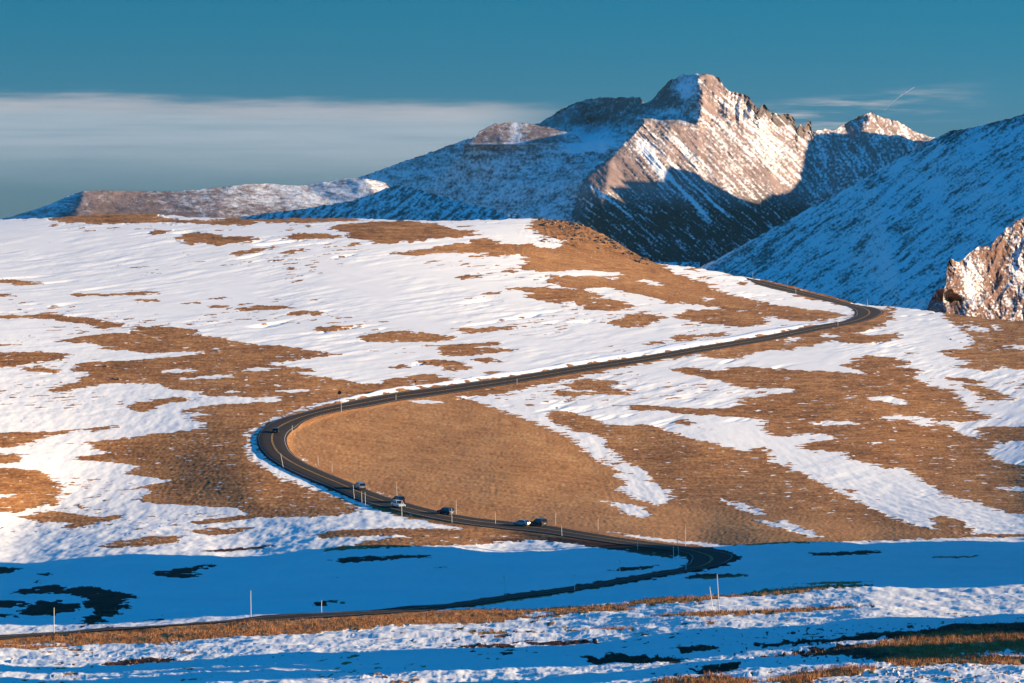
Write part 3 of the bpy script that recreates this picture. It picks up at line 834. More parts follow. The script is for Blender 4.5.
def peak_relief(U, V):
    face = peak_face(U, V)
    st = streak(U, V, 47, 4.5, 60, 21)
    rock = fbm(U / 9, V / 9, 22, 5, 0.6)
    crag = sstep(140, 105, V) * sstep(640, 660, U)
    towers = sstep(135, 105, V) * sstep(715, 735, U)
    return -1.0 * (face * (11 * st) * (0.4 + 0.6 * sstep(610, 660, U)) + 9 * rock * (0.6 + 1.6 * crag) + towers * (45 * np.abs(perlin(U / 7.0 + V / 60, V / 34.0, 23)) + 50 * np.abs(perlin(U / 17.0 - V / 50, V / 40.0, 13)) + 14 * fbm(U / 5, V / 7, 12, 4)) + (1 - face) * 4 * streak(U, V, -30, 5, 30, 24)) * (0.3 + 0.7 * sstep(575, 600, U))


def peak_cover(U, V):
    w1 = 2.2 * fbm(U / 34, V / 34, 19, 3)
    st = 0.80 * streak(U + w1, V - w1, 45, 2.6, 70, 25) + 0.55 * streak(U + w1, V - w1, 46, 9.0, 90, 18)
    fine = fbm(U / 2.6, V / 2.6, 26, 3)
    left = 1 - peak_face(U, V)
    left = left * sstep(835, 815, U)
    base = 0.30 + 0.60 * st + 0.34 * fine + 0.15 * fbm(U / 16, V / 16, 16, 3)
    # brown rock on the prow, whiter fields to the right of the summit
    prow = np.exp(-(((U - 608) / 26) ** 2 + ((V - 172) / 17) ** 2)); base -= 0.5 * prow
    gul = np.exp(-((((U - 652) - (V - 158) * 0.72) / 7.5) ** 2)) * sstep(135, 145, V) * sstep(185, 172, V); base += 0.55 * gul
    field = np.exp(-(((U - 765) / 36) ** 2 + ((V - 138) / 32) ** 2)); base += 0.24 * field
    sumf = sstep(100, 90, V) * np.exp(-((U - 716) / 14.0) ** 2); base -= 0.35 * sumf
    sfl = np.exp(-(((U - 682) / 11) ** 2 + ((V - 90) / 13) ** 2)); base += 0.4 * sfl
    dk = sstep(120, 105, V) * np.exp(-((U - 655) / 16.0) ** 2); base -= 0.35 * dk
    slope_l = 0.54 + 0.30 * fbm(U / 9 + V / 14, V / 5, 27, 5, 0.6) + 0.2 * fine + 0.12 * fbm(U / 40, V / 10, 15, 2)
    slope_l -= 0.25 * np.exp(-((V - (150 + (U - 480) * 0.02)) / 9.0) ** 2) * (0.4 + fbm(U / 20, V / 4, 28, 3))
    cap = np.exp(-(((U - 525) / 45) ** 2 + ((V - 131) / 9) ** 2)); slope_l -= 0.32 * cap
    bowl = np.exp(-(((U - 590) / 28) ** 2 + ((V - 142) / 12) ** 2)); slope_l += 0.45 * bowl
    sm = np.exp(-(((U - 672) / 24) ** 2 + ((V - 98) / 22) ** 2)) * sstep(640, 650, U); slope_l -= 0.42 * sm
    slope_l += 0.55 * np.exp(-(((U - 684) / 10) ** 2 + ((V - 90) / 11) ** 2)) + 0.4 * np.exp(-(((U - 672) / 13) ** 2 + ((V - 112) / 5) ** 2))
    backf = sstep(128, 120, V) * sstep(540, 560, U) * sstep(650, 640, U); slope_l -= 0.26 * backf
    s = base * (1 - left) + slope_l * left
    topd = V - np.interp(U, [c[0] for c in PEAK_CREST], [c[1] for c in PEAK_CREST])
    twr = sstep(740, 752, U) * sstep(835, 815, U) * sstep(15, 7, topd + 5 * fbm(U / 6, V / 6, 11, 2))
    s = s - 0.38 * twr
    # timber on the lower flanks
    low = sstep(185, 215, V + 6 * fbm(U / 22, V / 22, 29, 3)) * sstep(555, 600, U)
    tim = 0.16 + 0.6 * streak(U, V, 38, 3.2, 26, 30) + 0.3 * fine
    s = s * (1 - 0.85 * low) + tim * 0.85 * low
    far = sstep(800, 820, U) * (1 - low)
    s = s * (1 - far) + far * (0.40 + 0.45 * streak(U + w1, V - w1, 58, 5, 40, 31) + 0.45 * fine + 0.25 * fbm(U / 14, V / 14, 17, 3))
    pag = np.exp(-(((U - 878) / 30) ** 2 + ((V - 124) / 10) ** 2)); s -= 0.12 * pag
    for (x1, y1, x2, y2, wd, am) in ((642, 148, 716, 226, 2.6, .75), (668, 160, 738, 226, 1.5, .55), (590, 186, 640, 222, 1.6, .5)):
        L2 = (x2 - x1) ** 2 + (y2 - y1) ** 2
        tt = np.clip(((U - x1) * (x2 - x1) + (V - y1) * (y2 - y1)) / L2, 0, 1)
        dd = np.hypot(U - x1 - tt * (x2 - x1), V - y1 - tt * (y2 - y1)) + 0.8 * fbm(U / 5, V / 5, 10, 2)
        s = s + am * np.exp(-(dd / wd) ** 2) * sstep(1.0, .8, tt)
    tone = np.clip(0.5 * twr + 0.42 * left * sstep(560, 590, U) + low * 0.95 + 0.25 * sstep(185, 240, V) + 0.4 * left * sstep(143, 165, V), 0, 1)  # left terms put the shade of the unlit faces into the rock colour
    return s, tone


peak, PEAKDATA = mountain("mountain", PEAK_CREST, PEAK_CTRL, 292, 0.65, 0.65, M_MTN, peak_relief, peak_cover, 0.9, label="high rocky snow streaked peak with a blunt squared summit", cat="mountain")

# rounded shoulder in front of the left flank
SH = [(464, 144), (470, 141), (475, 137.5), (480, 132), (490, 126.5), (505, 122), (520, 122.3), (535, 125), (548, 127), (560, 129.5), (570, 132.5), (577, 136), (581, 140), (584, 144)]
mountain("mountain_shoulder", SH, [(u_, v_, 9448 + (u_ - 475) * 0.02 + (144.5 - v_) * (5 + (u_ - 475) * 0.05)) for u_ in (455, 475, 500, 525, 550, 575, 595) for v_ in (100, 120, 132, 144.5, 160)],
         144.5, 0.65, 0.4, M_MTN, lambda U, V: -3 * fbm(U / 13, V / 8, 71, 4, 0.5),
         lambda U, V: (0.24 + 0.30 * fbm(U / 7, V / 4, 72, 4, 0.6) + 0.35 * np.exp(-((U - 517) / 9.0) ** 2) + 0.25 * sstep(540, 575, U) + 0.25 * sstep(141, 144.5, V), 0 * U),
         0.5, label="sunlit rounded tan shoulder left of the squared summit", cat="mountain", skirt=(1.012, 0.0, 8), back=((190, 12), (380, 60), (700, 260)))

# unseen range added to the right, its crest shaped to shade the foot of the peak
EDGE = [(575,188),(590,186),(602,193),(625,203),(632,188),(662,182),(668,165),(690,171),(715,185),(735,197),(756,203),(768,196),(790,191),(800,178),(803,165),(806,150),(812,136),(830,133),(850,134),(900,136),(930,141)]
eu = np.array([e[0] for e in EDGE], float); ev = np.array([e[1] for e in EDGE], float)
ed = depth_tri(PEAK_CTRL, eu, ev)
erx, erz = ray(eu, ev)
XC = 2350.0
ex = erx * ed; ez = erz * ed
run = (XC - ex)
cy = ed - run * math.tan(R(SUN_AZ)); cz = ez + run * TAN_E / math.cos(R(SUN_AZ))
o_ = np.argsort(cy); cy = cy[o_]; cz = cz[o_]
ys = np.arange(cy[0] - 900, cy[-1] + 700, 12.0)
crest_z = 13 * fbm(ys / 90, ys * 0 + .3, 60, 4, 0.6) + np.interp(ys, np.concatenate([[cy[0] - 900], cy, [cy[-1] + 700]]), np.concatenate([[cz[0] - 260], cz, [cz[-1] - 60]]))
off = np.array([-520, -400, -280, -170, -80, -30, 0, 30, 80, 200, 400, 800, 1500.0])
YY = np.repeat(ys[:, None], len(off), 1); XX = XC + np.repeat(off[None, :], len(ys), 0)
ZZ = crest_z[:, None] - np.abs(off)[None, :] * 1.05 * np.where(off > 0, 0.5, 1)[None, :] + (np.abs(off)[None, :] > 50) * 20 * fbm(XX / 120, YY / 120, 61, 4)
rng_o = grid_object("shade_ridge", XX, YY, ZZ, M_MTN, {"snow": 0.55 + 0.6 * fbm(XX / 90, YY / 40, 62, 4), "tone": 0.2 + 0 * XX})
tag(rng_o, "unseen snowy ridge added to shade the foot of the peak", "mountain range", kind="structure")

# low plateau at the far left
mountain("ridge", [(-260,240),(-120,232),(0,219),(10,217),(30,211),(50,204.5),(66,197),(75,193),(85,191),(100,190.5),(150,191),(175,191.5),(200,189.5),(235,185.5),(250,184),(270,183.5),(285,185),(300,185.5),(330,181.5),(345,178.5),(365,178.5),(380,181),(388,184),(394,190),(402,204),(412,225),(440,245)],
         [(-400,100,8400),(500,100,7900),(-400,300,7300),(500,300,7100),(0,219,7560),(40,208,7320),(64,198,7140),(85,191,7170),(52,210,7090),(44,217,7050),(150,191,7250),(235,185,7330),(300,185,7400),(365,178,7430),(400,192,7440),(0,240,7300),(70,235,6900),(200,235,6980),(400,235,7150)],
         246, 0.8, 0.5, M_MTN, lambda U, V: -(5 * fbm(U / 26, V / 9, 35, 3, 0.5)),
         lambda U, V: (0.40 + 0.34 * fbm(U / 16, V / 4.0, 37, 5, 0.6) + 0.16 * sstep(180, 330, U) - 0.25 * np.exp(-((U - 120) / 45.0) ** 2) + 0.22 * sstep(90, 70, U + (V - 196) * 0.8) - 0.12 * sstep(200, 212, V), 0.1 * sstep(195, 215, V) + 0 * U),
         0.4, label="low snow dusted plateau ridge on the far left skyline", cat="ridge")

# added foothill, its crest drawn along the edge of shade on the plateau
mountain("foothill", [(215,224),(235,218.5),(260,214),(300,209),(350,201.5),(372,194),(386,188),(396,185.5),(410,187),(430,192),(460,201),(500,211),(560,224),(620,246),(700,290)],
         [(100,150,7000),(700,150,5600),(100,300,6200),(700,300,4700),(230,219,6650),(300,209,6450),(396,185.5,6230),(430,192,6060),(500,211,5800),(600,225,5450),(300,240,6200),(430,240,5750),(560,240,5300)],
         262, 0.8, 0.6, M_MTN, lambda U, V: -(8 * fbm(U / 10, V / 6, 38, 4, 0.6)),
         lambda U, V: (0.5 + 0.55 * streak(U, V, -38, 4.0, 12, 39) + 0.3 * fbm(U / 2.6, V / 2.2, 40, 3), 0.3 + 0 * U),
         0.8, label="shaded snowy foothill added along the shade edge below the far left plateau", cat="foothill")

# steep shaded slope on the right
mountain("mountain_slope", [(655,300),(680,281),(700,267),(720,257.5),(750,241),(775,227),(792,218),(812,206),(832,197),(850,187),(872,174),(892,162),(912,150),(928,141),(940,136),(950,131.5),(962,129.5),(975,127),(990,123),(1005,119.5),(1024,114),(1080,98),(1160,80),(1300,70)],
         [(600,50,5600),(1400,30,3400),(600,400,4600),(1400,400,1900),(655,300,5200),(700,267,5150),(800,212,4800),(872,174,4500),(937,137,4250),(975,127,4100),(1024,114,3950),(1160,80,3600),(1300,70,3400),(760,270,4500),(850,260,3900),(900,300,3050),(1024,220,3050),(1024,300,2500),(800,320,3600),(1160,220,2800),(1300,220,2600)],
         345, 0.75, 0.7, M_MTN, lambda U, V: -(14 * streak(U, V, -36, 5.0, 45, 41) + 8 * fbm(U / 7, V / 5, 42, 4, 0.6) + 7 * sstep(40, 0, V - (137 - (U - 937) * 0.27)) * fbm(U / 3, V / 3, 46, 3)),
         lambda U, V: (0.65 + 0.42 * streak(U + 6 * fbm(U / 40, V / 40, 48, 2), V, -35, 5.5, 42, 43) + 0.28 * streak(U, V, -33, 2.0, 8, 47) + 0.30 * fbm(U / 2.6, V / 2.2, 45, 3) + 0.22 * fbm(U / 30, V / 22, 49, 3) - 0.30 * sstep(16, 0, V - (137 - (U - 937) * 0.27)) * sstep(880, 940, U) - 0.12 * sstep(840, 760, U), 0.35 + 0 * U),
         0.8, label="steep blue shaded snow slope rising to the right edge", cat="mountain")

# reddish crag beyond the right shoulder of the hill
def crag_relief(U, V):
    w = 3 * fbm(U / 18, V / 18, 69, 3)
    r1 = 1 - np.abs(perlin((U + w) / 13.0 + V / 40, (V - w) / 22.0, 65)) * 2
    r2 = 1 - np.abs(perlin((U - w) / 5.5 - V / 30, (V + w) / 9.0, 66)) * 2
    r3 = 1 - np.abs(perlin(U / 2.4, V / 4.0, 68)) * 2
    step = np.abs(((V + 4 * fbm(U / 20, V / 20, 67, 2)) / 9.0) % 1 - 0.5) * 2
    return -(3.6 * r1 + 1.4 * r2 + 0.4 * r3 + 1.0 * step + 9 * np.exp(-((U - (940 + (V - 290) * 0.3)) / 4.5) ** 2))


def crag_cover(U, V):
    g = np.gradient(crag_relief(U, V), axis=0)
    s = 0.30 + 0.30 * np.clip(g, -1.2, 1.2) + 0.35 * streak(U, V, 58, 5, 20, 63) + 0.40 * fbm(U / 2.4, V / 2.4, 64, 3)
    s += 0.38 * np.exp(-(((U - 970) / 12) ** 2 + ((V - 282) / 24) ** 2))
    s -= 0.30 * np.exp(-(((U - 997) / 12) ** 2 + ((V - 262) / 25) ** 2)) + 0.3 * np.exp(-(((U - 955) / 6) ** 2 + ((V - 290) / 25) ** 2))
    s += 0.30 * np.exp(-(((U - 1015) / 10) ** 2 + ((V - 265) / 30) ** 2))
    return s, 0 * U


mountain("crag", [(922,326),(926,312),(929,302),(932,297),(936,290),(941,287),(944,290),(946,280),(947,268),(948,262),(951,259),(955,262),(960,262),(966,256),(974,250),(980,246),(986,245.5),(990,248),(995,240),(1001,234),(1008,227),(1016,221),(1024,217),(1060,206),(1120,196),(1220,190)],
         [(850,120,2100),(1300,120,2250),(850,400,1700),(1300,400,1850),(922,326,1790),(930,300,1800),(942,287,1775),(947,262,1830),(955,262,1840),(986,246,1905),(1024,217,1970),(1120,196,2080),(1220,190,2130),(935,330,1750),(960,330,1720),(1000,330,1770),(1040,330,1800),(1100,330,1850),(965,290,1800),(972,300,1800),(990,285,1852),(1010,265,1902)],
         345, 0.5, 0.5, M_CRAG, crag_relief,
         crag_cover, 0.9, back=((15, 8), (60, 40), (160, 120), (400, 300)), label="jagged reddish rock crag with snow in its gullies", cat="crag")

#OBJS_BEGIN

# ------------------------------------------------------------------ vehicles on the road
M_GLASS = simple_mat("dark_vehicle_glass", (0.012, 0.014, 0.016), 0.12)
M_TYRE = simple_mat("tyre_rubber", (0.02, 0.02, 0.02), 0.9)
M_RIM = simple_mat("wheel_alloy", (0.45, 0.45, 0.46), 0.35, 0.8)
M_TRIM = simple_mat("black_plastic_trim", (0.03, 0.03, 0.03), 0.6)
M_HEAD = simple_mat("headlight_lens", (0.75, 0.75, 0.72), 0.15)
M_TAIL = simple_mat("tail_light_lens", (0.35, 0.012, 0.010), 0.25)
M_PLATE = simple_mat("number_plate_white", (0.7, 0.7, 0.68), 0.5)


def paint_mat(name, col, metal=0.0):
    m = simple_mat(name, col, 0.32, metal)
    m.node_tree.nodes["Principled BSDF"].inputs["Coat Weight"].default_value = 0.6
    return m


def add_box(bm, x0, x1, y0, y1, z0, z1):
    vs = [bm.verts.new((x, y, z)) for z in (z0, z1) for x, y in ((x0, y0), (x1, y0), (x1, y1), (x0, y1))]
    for f in ((3, 2, 1, 0), (4, 5, 6, 7), (0, 1, 5, 4), (1, 2, 6, 5), (2, 3, 7, 6), (3, 0, 4, 7)):
        bm.faces.new([vs[i] for i in f])


def add_hex(bm, lo_r, hi_r, z0, z1):
    """frustum between two rectangles (x0, x1, halfwidth)"""
    vs = []
    for (x0, x1, w), z in ((lo_r, z0), (hi_r, z1)):
        vs += [bm.verts.new(p) for p in ((x0, -w, z), (x1, -w, z), (x1, w, z), (x0, w, z))]
    for f in ((3, 2, 1, 0), (4, 5, 6, 7), (0, 1, 5, 4), (1, 2, 6, 5), (2, 3, 7, 6), (3, 0, 4, 7)):
        bm.faces.new([vs[i] for i in f])


def add_strut(bm, a, b, r):
    a = Vector(a); b = Vector(b)
    t = (b - a).normalized(); n = t.cross(Vector((0, 1, 0)))
    if n.length < 1e-3: n = t.cross(Vector((1, 0, 0)))
    n.normalize(); m = t.cross(n)
    ring = [[bm.verts.new(p + (n * math.cos(k * math.pi / 2 + .78) + m * math.sin(k * math.pi / 2 + .78)) * r) for k in range(4)] for p in (a, b)]
    for k in range(4):
        bm.faces.new((ring[0][k], ring[0][(k + 1) % 4], ring[1][(k + 1) % 4], ring[1][k]))
    bm.faces.new(ring[0][::-1]); bm.faces.new(ring[1])


def disc_bm(cx, cy, cz, r, w, n=20):
    bm = bmesh.new()
    bmesh.ops.create_cone(bm, cap_ends=True, segments=n, radius1=r, radius2=r, depth=w, matrix=Matrix.Translation((cx, cy, cz)) @ Matrix.Rotation(math.pi / 2, 4, "X"))
    bmesh.ops.bevel(bm, geom=[e for e in bm.edges if abs(e.verts[0].co.y - e.verts[1].co.y) < 1e-5], offset=min(r, w) * 0.14, segments=2, affect="EDGES")
    return bm


KINDS = {
    # length, width, side outline of the lower body (x forward), cabin base x0 x1, cabin top x0 x1, belt height, roof height, wheel radius
    "suv": (4.75, 1.9, [(-2.35, .42), (-2.38, .75), (-2.33, 1.08), (0.95, 1.08), (1.25, 1.05), (2.12, .93), (2.36, .78), (2.38, .42)], (-2.28, 1.15), (-2.0, .35), 1.06, 1.74, .37),
    "sedan": (4.7, 1.82, [(-2.33, .36), (-2.36, .65), (-2.30, .98), (-1.65, 1.0), (0.9, .97), (2.05, .82), (2.30, .66), (2.33, .34)], (-1.85, 1.15), (-1.10, .25), .96, 1.44, .33),
    "hatchback": (4.2, 1.78, [(-2.08, .38), (-2.12, .70), (-2.05, 1.0), (0.9, .99), (1.85, .86), (2.08, .70), (2.10, .36)], (-2.0, 1.1), (-1.62, .25), .98, 1.52, .33),
    "van": (4.95, 1.96, [(-2.46, .38), (-2.48, .78), (-2.44, 1.10), (1.3, 1.10), (2.25, .95), (2.46, .74), (2.48, .38)], (-2.40, 1.65), (-2.2, .75), 1.08, 1.80, .35),
}


def make_vehicle(name, kind, paint, label, cat):
    L, Wd, prof, cb, ct, belt, top, wr = KINDS[kind]
    root = empty(name)
    tag(root, label, cat, "vehicles driving on the mountain road")
    bm = bmesh.new()
    st = []
    for y, k, dz in ((-Wd / 2, .985, -.05), (-Wd / 2 + .10, 1.0, 0), (Wd / 2 - .10, 1.0, 0), (Wd / 2, .985, -.05)):
        st.append([bm.verts.new((x * k, y, z + (dz if z > .8 else 0))) for x, z in prof])
    n = len(prof)
    for a, b2 in zip(st[:-1], st[1:]):
        for i in range(n):
            bm.faces.new((a[i], a[(i + 1) % n], b2[(i + 1) % n], b2[i]))
    bm.faces.new(st[0]); bm.faces.new(st[-1][::-1])
    bmesh.ops.bevel(bm, geom=list(bm.edges), offset=.03, segments=2, affect="EDGES")
    obj("body", bm, paint, root)
    w0, w1 = Wd / 2 - .07, Wd / 2 - .24
    bm = bmesh.new(); add_hex(bm, (cb[0], cb[1], w0), (ct[0], ct[1], w1), belt, top - .05)
    obj("windows", bm, M_GLASS, root)
    bm = bmesh.new()
    add_hex(bm, (ct[0] - .06, ct[1] + .05, w1 + .02), (ct[0] + .05, ct[1] - .08, w1 - .06), top - .055, top)
    bmesh.ops.bevel(bm, geom=list(bm.edges), offset=.012, segments=1, affect="EDGES")
    roof = obj("roof", bm, paint, root)
    for s_ in (-1, 1):
        for t_ in (0, .34, .66, 1):
            bm = bmesh.new()
            add_strut(bm, (cb[0] + (cb[1] - cb[0]) * t_, s_ * (w0 + .005), belt - .02), (ct[0] + (ct[1] - ct[0]) * t_, s_ * (w1 + .005), top - .04), .05)
            obj("window_pillar", bm, paint, root)
    if kind in ("suv", "van"):
        bm = bmesh.new()
        for s_ in (-1, 1):
            add_box(bm, ct[0] + .15, ct[1] - .25, s_ * w1 * .88 - .02, s_ * w1 * .88 + .02, top + .035, top + .065)
            for xx in (ct[0] + .2, ct[1] - .3):
                add_box(bm, xx - .03, xx + .03, s_ * w1 * .88 - .02, s_ * w1 * .88 + .02, top - .01, top + .034)
        obj("roof_rails", bm, M_TRIM, root)
    bm = bmesh.new(); add_box(bm, -L / 2 + .10, L / 2 - .10, -Wd / 2 + .05, Wd / 2 - .05, .24, .40)
    add_box(bm, -L / 2 - .04, -L / 2 + .12, -Wd / 2 + .08, Wd / 2 - .08, .40, .58); add_box(bm, L / 2 - .10, L / 2 + .05, -Wd / 2 + .10, Wd / 2 - .10, .38, .54)
    obj("bumper_trim", bm, M_TRIM, root)
    for x in (-L * .29, L * .30):
        for s_ in (-1, 1):
            wh = obj("wheel", disc_bm(x, s_ * (Wd / 2 - .08), wr, wr, .24), M_TYRE, root)
            obj("rim", disc_bm(x, s_ * (Wd / 2 + .03), wr, wr * .62, .05, 14), M_RIM, wh)
    fx = max(p[0] for p in prof); bx = min(p[0] for p in prof)
    for s_ in (-1, 1):
        bm = bmesh.new(); add_box(bm, fx - .16, fx + .015, s_ * (Wd / 2 - .28) - .18, s_ * (Wd / 2 - .28) + .18, .62, .76); obj("headlight", bm, M_HEAD, root)
        bm = bmesh.new(); add_box(bm, bx - .015, bx + .14, s_ * (Wd / 2 - .18) - .11, s_ * (Wd / 2 - .18) + .11, .70, .96); obj("tail_light", bm, M_TAIL, root)
        bm = bmesh.new(); add_box(bm, cb[1] - .62, cb[1] - .44, s_ * (Wd / 2 + .09) - .10, s_ * (Wd / 2 + .09) + .10, belt - .02, belt + .13); obj("mirror", bm, paint, root)
    bm = bmesh.new(); add_box(bm, bx - .02, bx + .05, -.26, .26, .60, .72); obj("number_plate", bm, M_PLATE, root)
    return root


def on_road(u, v, fwd, lane):
    """stand in one lane of the lit stretch of road where it crosses column u, facing along (+1) or against (-1) the road line"""
    P = RMID + RHALF * lane
    uu = W / 2 + P[:, 0] / (P[:, 1] * CP - P[:, 2] * SP) * F
    ok = np.where((RIDX > 22.6) & (RIDX < 39))[0]
    vv = H / 2 - (P[:, 2] * CP + P[:, 1] * SP) / (P[:, 1] * CP - P[:, 2] * SP) * F
    i = int(ok[np.argmin(np.abs(uu[ok] - u) + 1.2 * np.abs(vv[ok] - v))])
    Q = gz_lookup(P[i - 3:i + 4:3], 0.0)
    k = np.linspace(-1, 1, 9)
    p = Vector(Q[1]); p.z = float(np.interp(lane, k, RA[:, i, 2])) + 0.01
    t = (Vector(Q[2]) - Vector(Q[0])) * fwd; t.z *= 0.6; t.normalize()
    return p, t


def place(o, p, t):
    up = Vector((0, 0, 1)); y = up.cross(t).normalized(); z = t.cross(y)
    k = 0.86
    o.matrix_world = Matrix(((t.x * k, y.x * k, z.x * k, p.x), (t.y * k, y.y * k, z.y * k, p.y), (t.z * k, y.z * k, z.z * k, p.z), (0, 0, 0, 1)))


P_SILVER = paint_mat("silver_paint", (0.42, 0.44, 0.46), 0.3)
P_WHITE = paint_mat("white_paint", (0.72, 0.72, 0.70))
P_BLACK = paint_mat("black_paint", (0.014, 0.014, 0.016))
P_GREY = paint_mat("charcoal_paint", (0.05, 0.052, 0.056), 0.2)
P_BLUE = paint_mat("dark_blue_paint", (0.020, 0.030, 0.050), 0.2)
for name, kind, pt, lab, cat, u, v, fwd, lane in (
    ("parked_car", "hatchback", P_BLACK, "small dark car rounding the far bend of the road, alone inside the curve", "car", 281.5, 434.5, -1, -.15),
    ("passenger_van", "van", P_SILVER, "pale silver van on the road below the bend, first behind the lone dark car", "van", 360.5, 491.5, -1, -.45),
    ("sport_utility_vehicle", "suv", P_BLACK, "black off-road wagon passing close behind the white oncoming one", "suv", 399, 505, -1, -.45),
    ("sport_utility_vehicle", "suv", P_WHITE, "white off-road wagon in the near lane, facing down toward the hairpin", "suv", 397.5, 511.5, 1, .40),
    ("sport_utility_vehicle", "suv", P_BLUE, "dark blue off-road wagon driving alone midway between the white wagon and the silver sedan", "suv", 448, 513.5, -1, -.42),
    ("sedan_car", "sedan", P_SILVER, "low silver sedan just ahead of a charcoal wagon near the hairpin", "car", 524, 526, -1, -.12),
    ("station_wagon", "suv", P_GREY, "charcoal wagon close behind the low silver sedan, last of the line", "car", 541, 524, -1, -.62),
):
    o = make_vehicle("car" if name == "parked_car" else name, kind, pt, lab, cat)
    p, t = on_road(u, v, fwd, lane)
    place(o, p, t)

# ------------------------------------------------------------------ snow poles
M_POLE = simple_mat("weathered_pole_wood", (0.84, 0.80, 0.74), 0.8, var=0.10, scale=6)
M_POLE_TIP = simple_mat("pole_reflector", (0.62, 0.55, 0.45), 0.4)
M_STEEL = simple_mat("sign_post_steel", (0.20, 0.17, 0.15), 0.5, 0.3)
M_SIGN = simple_mat("sign_back_dark", (0.02, 0.018, 0.016), 0.6)


def tube_bm(a, b, r0, r1, n=8):
    bm = bmesh.new()
    a = Vector(a); b = Vector(b); t = (b - a).normalized()
    x = t.cross(Vector((0, 1, 0))).normalized(); y = t.cross(x)
    rows = []
    for k in range(5):
        p = a.lerp(b, k / 4); r = r0 + (r1 - r0) * k / 4
        rows.append([bm.verts.new(p + (x * math.cos(2 * math.pi * j / n) + y * math.sin(2 * math.pi * j / n)) * r) for j in range(n)])
    for p, q in zip(rows[:-1], rows[1:]):
        for j in range(n): bm.faces.new((p[j], p[(j + 1) % n], q[(j + 1) % n], q[j]))
    bm.faces.new(rows[0][::-1]); bm.faces.new(rows[-1])
    return bm


POLES = [
 (54, 634, 54, 608, "pale snow pole standing among the dark grass patches at the lower left"),
 (251, 617.5, 250.6, 591, "tall pale snow pole alone against the wide blue shaded snow"),
 (321.5, 613.5, 321.5, 600, "short snow pole in front of a thin dark streak on the shaded snow"),
 (506.5, 596, 504, 576, "snow pole leaning left above the dark lower road"),
 (574.7, 591, 574.7, 574, "upright snow pole on the upper edge of the lower road, right of the leaning one"),
 (620, 574.5, 619.6, 560, "snow pole beside a black streak inside the hairpin snow"),
 (719.5, 612, 717, 574, "tallest snow pole of the pair on the grassy bank near the hairpin"),
 (713.8, 610.5, 709.6, 585, "shorter leaning snow pole of the pair on the grassy bank"),
 (686, 570.5, 686, 556, "snow pole at the inner tip of the hairpin"),
 (685.6, 546, 685.4, 525, "tallest snow pole on the upper side of the hairpin against tan grass"),
 (679, 554, 677, 537, "slightly tilted snow pole just left of the tallest hairpin pole"),
 (673.7, 560.5, 673.4, 546, "snow pole standing on the blue snow inside the hairpin tip"),
 (637.8, 549.5, 637.5, 538, "snow pole on the near kerb halfway between sedan and hairpin"),
 (598, 530, 598, 518, "faint snow pole on tan grass above the road, left of the hairpin"),
 (562, 536, 561.4, 525.5, "snow pole on the near kerb just right of the charcoal wagon"),
 (555.6, 524.5, 555.6, 511.5, "snow pole on the tan verge behind the charcoal wagon"),
 (495.5, 524, 495.3, 511, "lone snow pole between the dark blue wagon and the silver sedan"),
 (452, 522.5, 451.6, 508, "snow pole on the near kerb in front of the dark blue wagon"),
 (456.3, 514, 456, 499, "snow pole on the tan verge right behind the dark blue wagon"),
 (402, 517, 401.5, 501, "snow pole in front of the bumper of the white wagon"),
 (397, 498, 396.5, 483, "snow pole rising from the verge behind the two meeting wagons"),
 (365.5, 505.5, 365, 491.5, "right hand pole of the two close together below the silver van"),
 (362, 503, 361.5, 490.5, "left hand pole of the two close together below the silver van"),
 (354.5, 498.5, 353, 484, "snow pole at the near kerb just left of the silver van"),
 (332, 472, 332, 463.5, "short snow pole on the tan inner verge, nearer the silver van"),
 (318.2, 465, 317.8, 455, "short snow pole on the tan inner verge, nearer the bend"),
 (283.5, 466.5, 280.5, 453, "leaning snow pole on the outer kerb below the lone dark car"),
 (292, 432, 292.2, 424.5, "short snow pole at the inner kerb right beside the lone dark car"),
 (341.3, 411.5, 341, 397.5, "snow pole on the near kerb right below the dark round sign"),
 (396, 400, 396, 394, "short snow pole by the near kerb midway between sign and straight"),
 (517, 385, 517, 378.5, "short snow pole at the near kerb of the long rising straight"),
 (753, 280, 752.6, 271.5, "far snow pole where the road slips behind the hill crest"),
 (788, 287.5, 787.7, 279.5, "far snow pole at the crest edge, second down the upper road"),
 (796, 295, 795.7, 288.5, "far snow pole on the inner side of the upper road"),
 (867.5, 305.5, 867, 297.5, "far snow pole at the tip of the uppermost bend against blue slope"),
 (838, 326, 837.8, 320, "short snow pole on the near kerb entering the uppermost bend"),
]
for ub, vb_, ut, vt, lab in POLES:
    p = ground_at(ub, vb_)
    d = p.y
    rx, rz = ray(ut, vt); rbx, rbz = ray(ub, vb_)
    top_v = Vector(((float(rx) - float(rbx)) * d, 0, (float(rz) - float(rbz)) * d))
    root = empty("snow_pole", p)
    tag(root, lab, "snow pole", "snow poles marking the road edge")
    r = 0.04 + 0.00002 * d
    obj("pole", tube_bm((0, 0, -0.4), top_v * 0.86, r, r * 0.85), M_POLE, root)
    obj("reflector", tube_bm(top_v * 0.865, top_v, r * 1.12, r * 1.05), M_POLE_TIP, root)

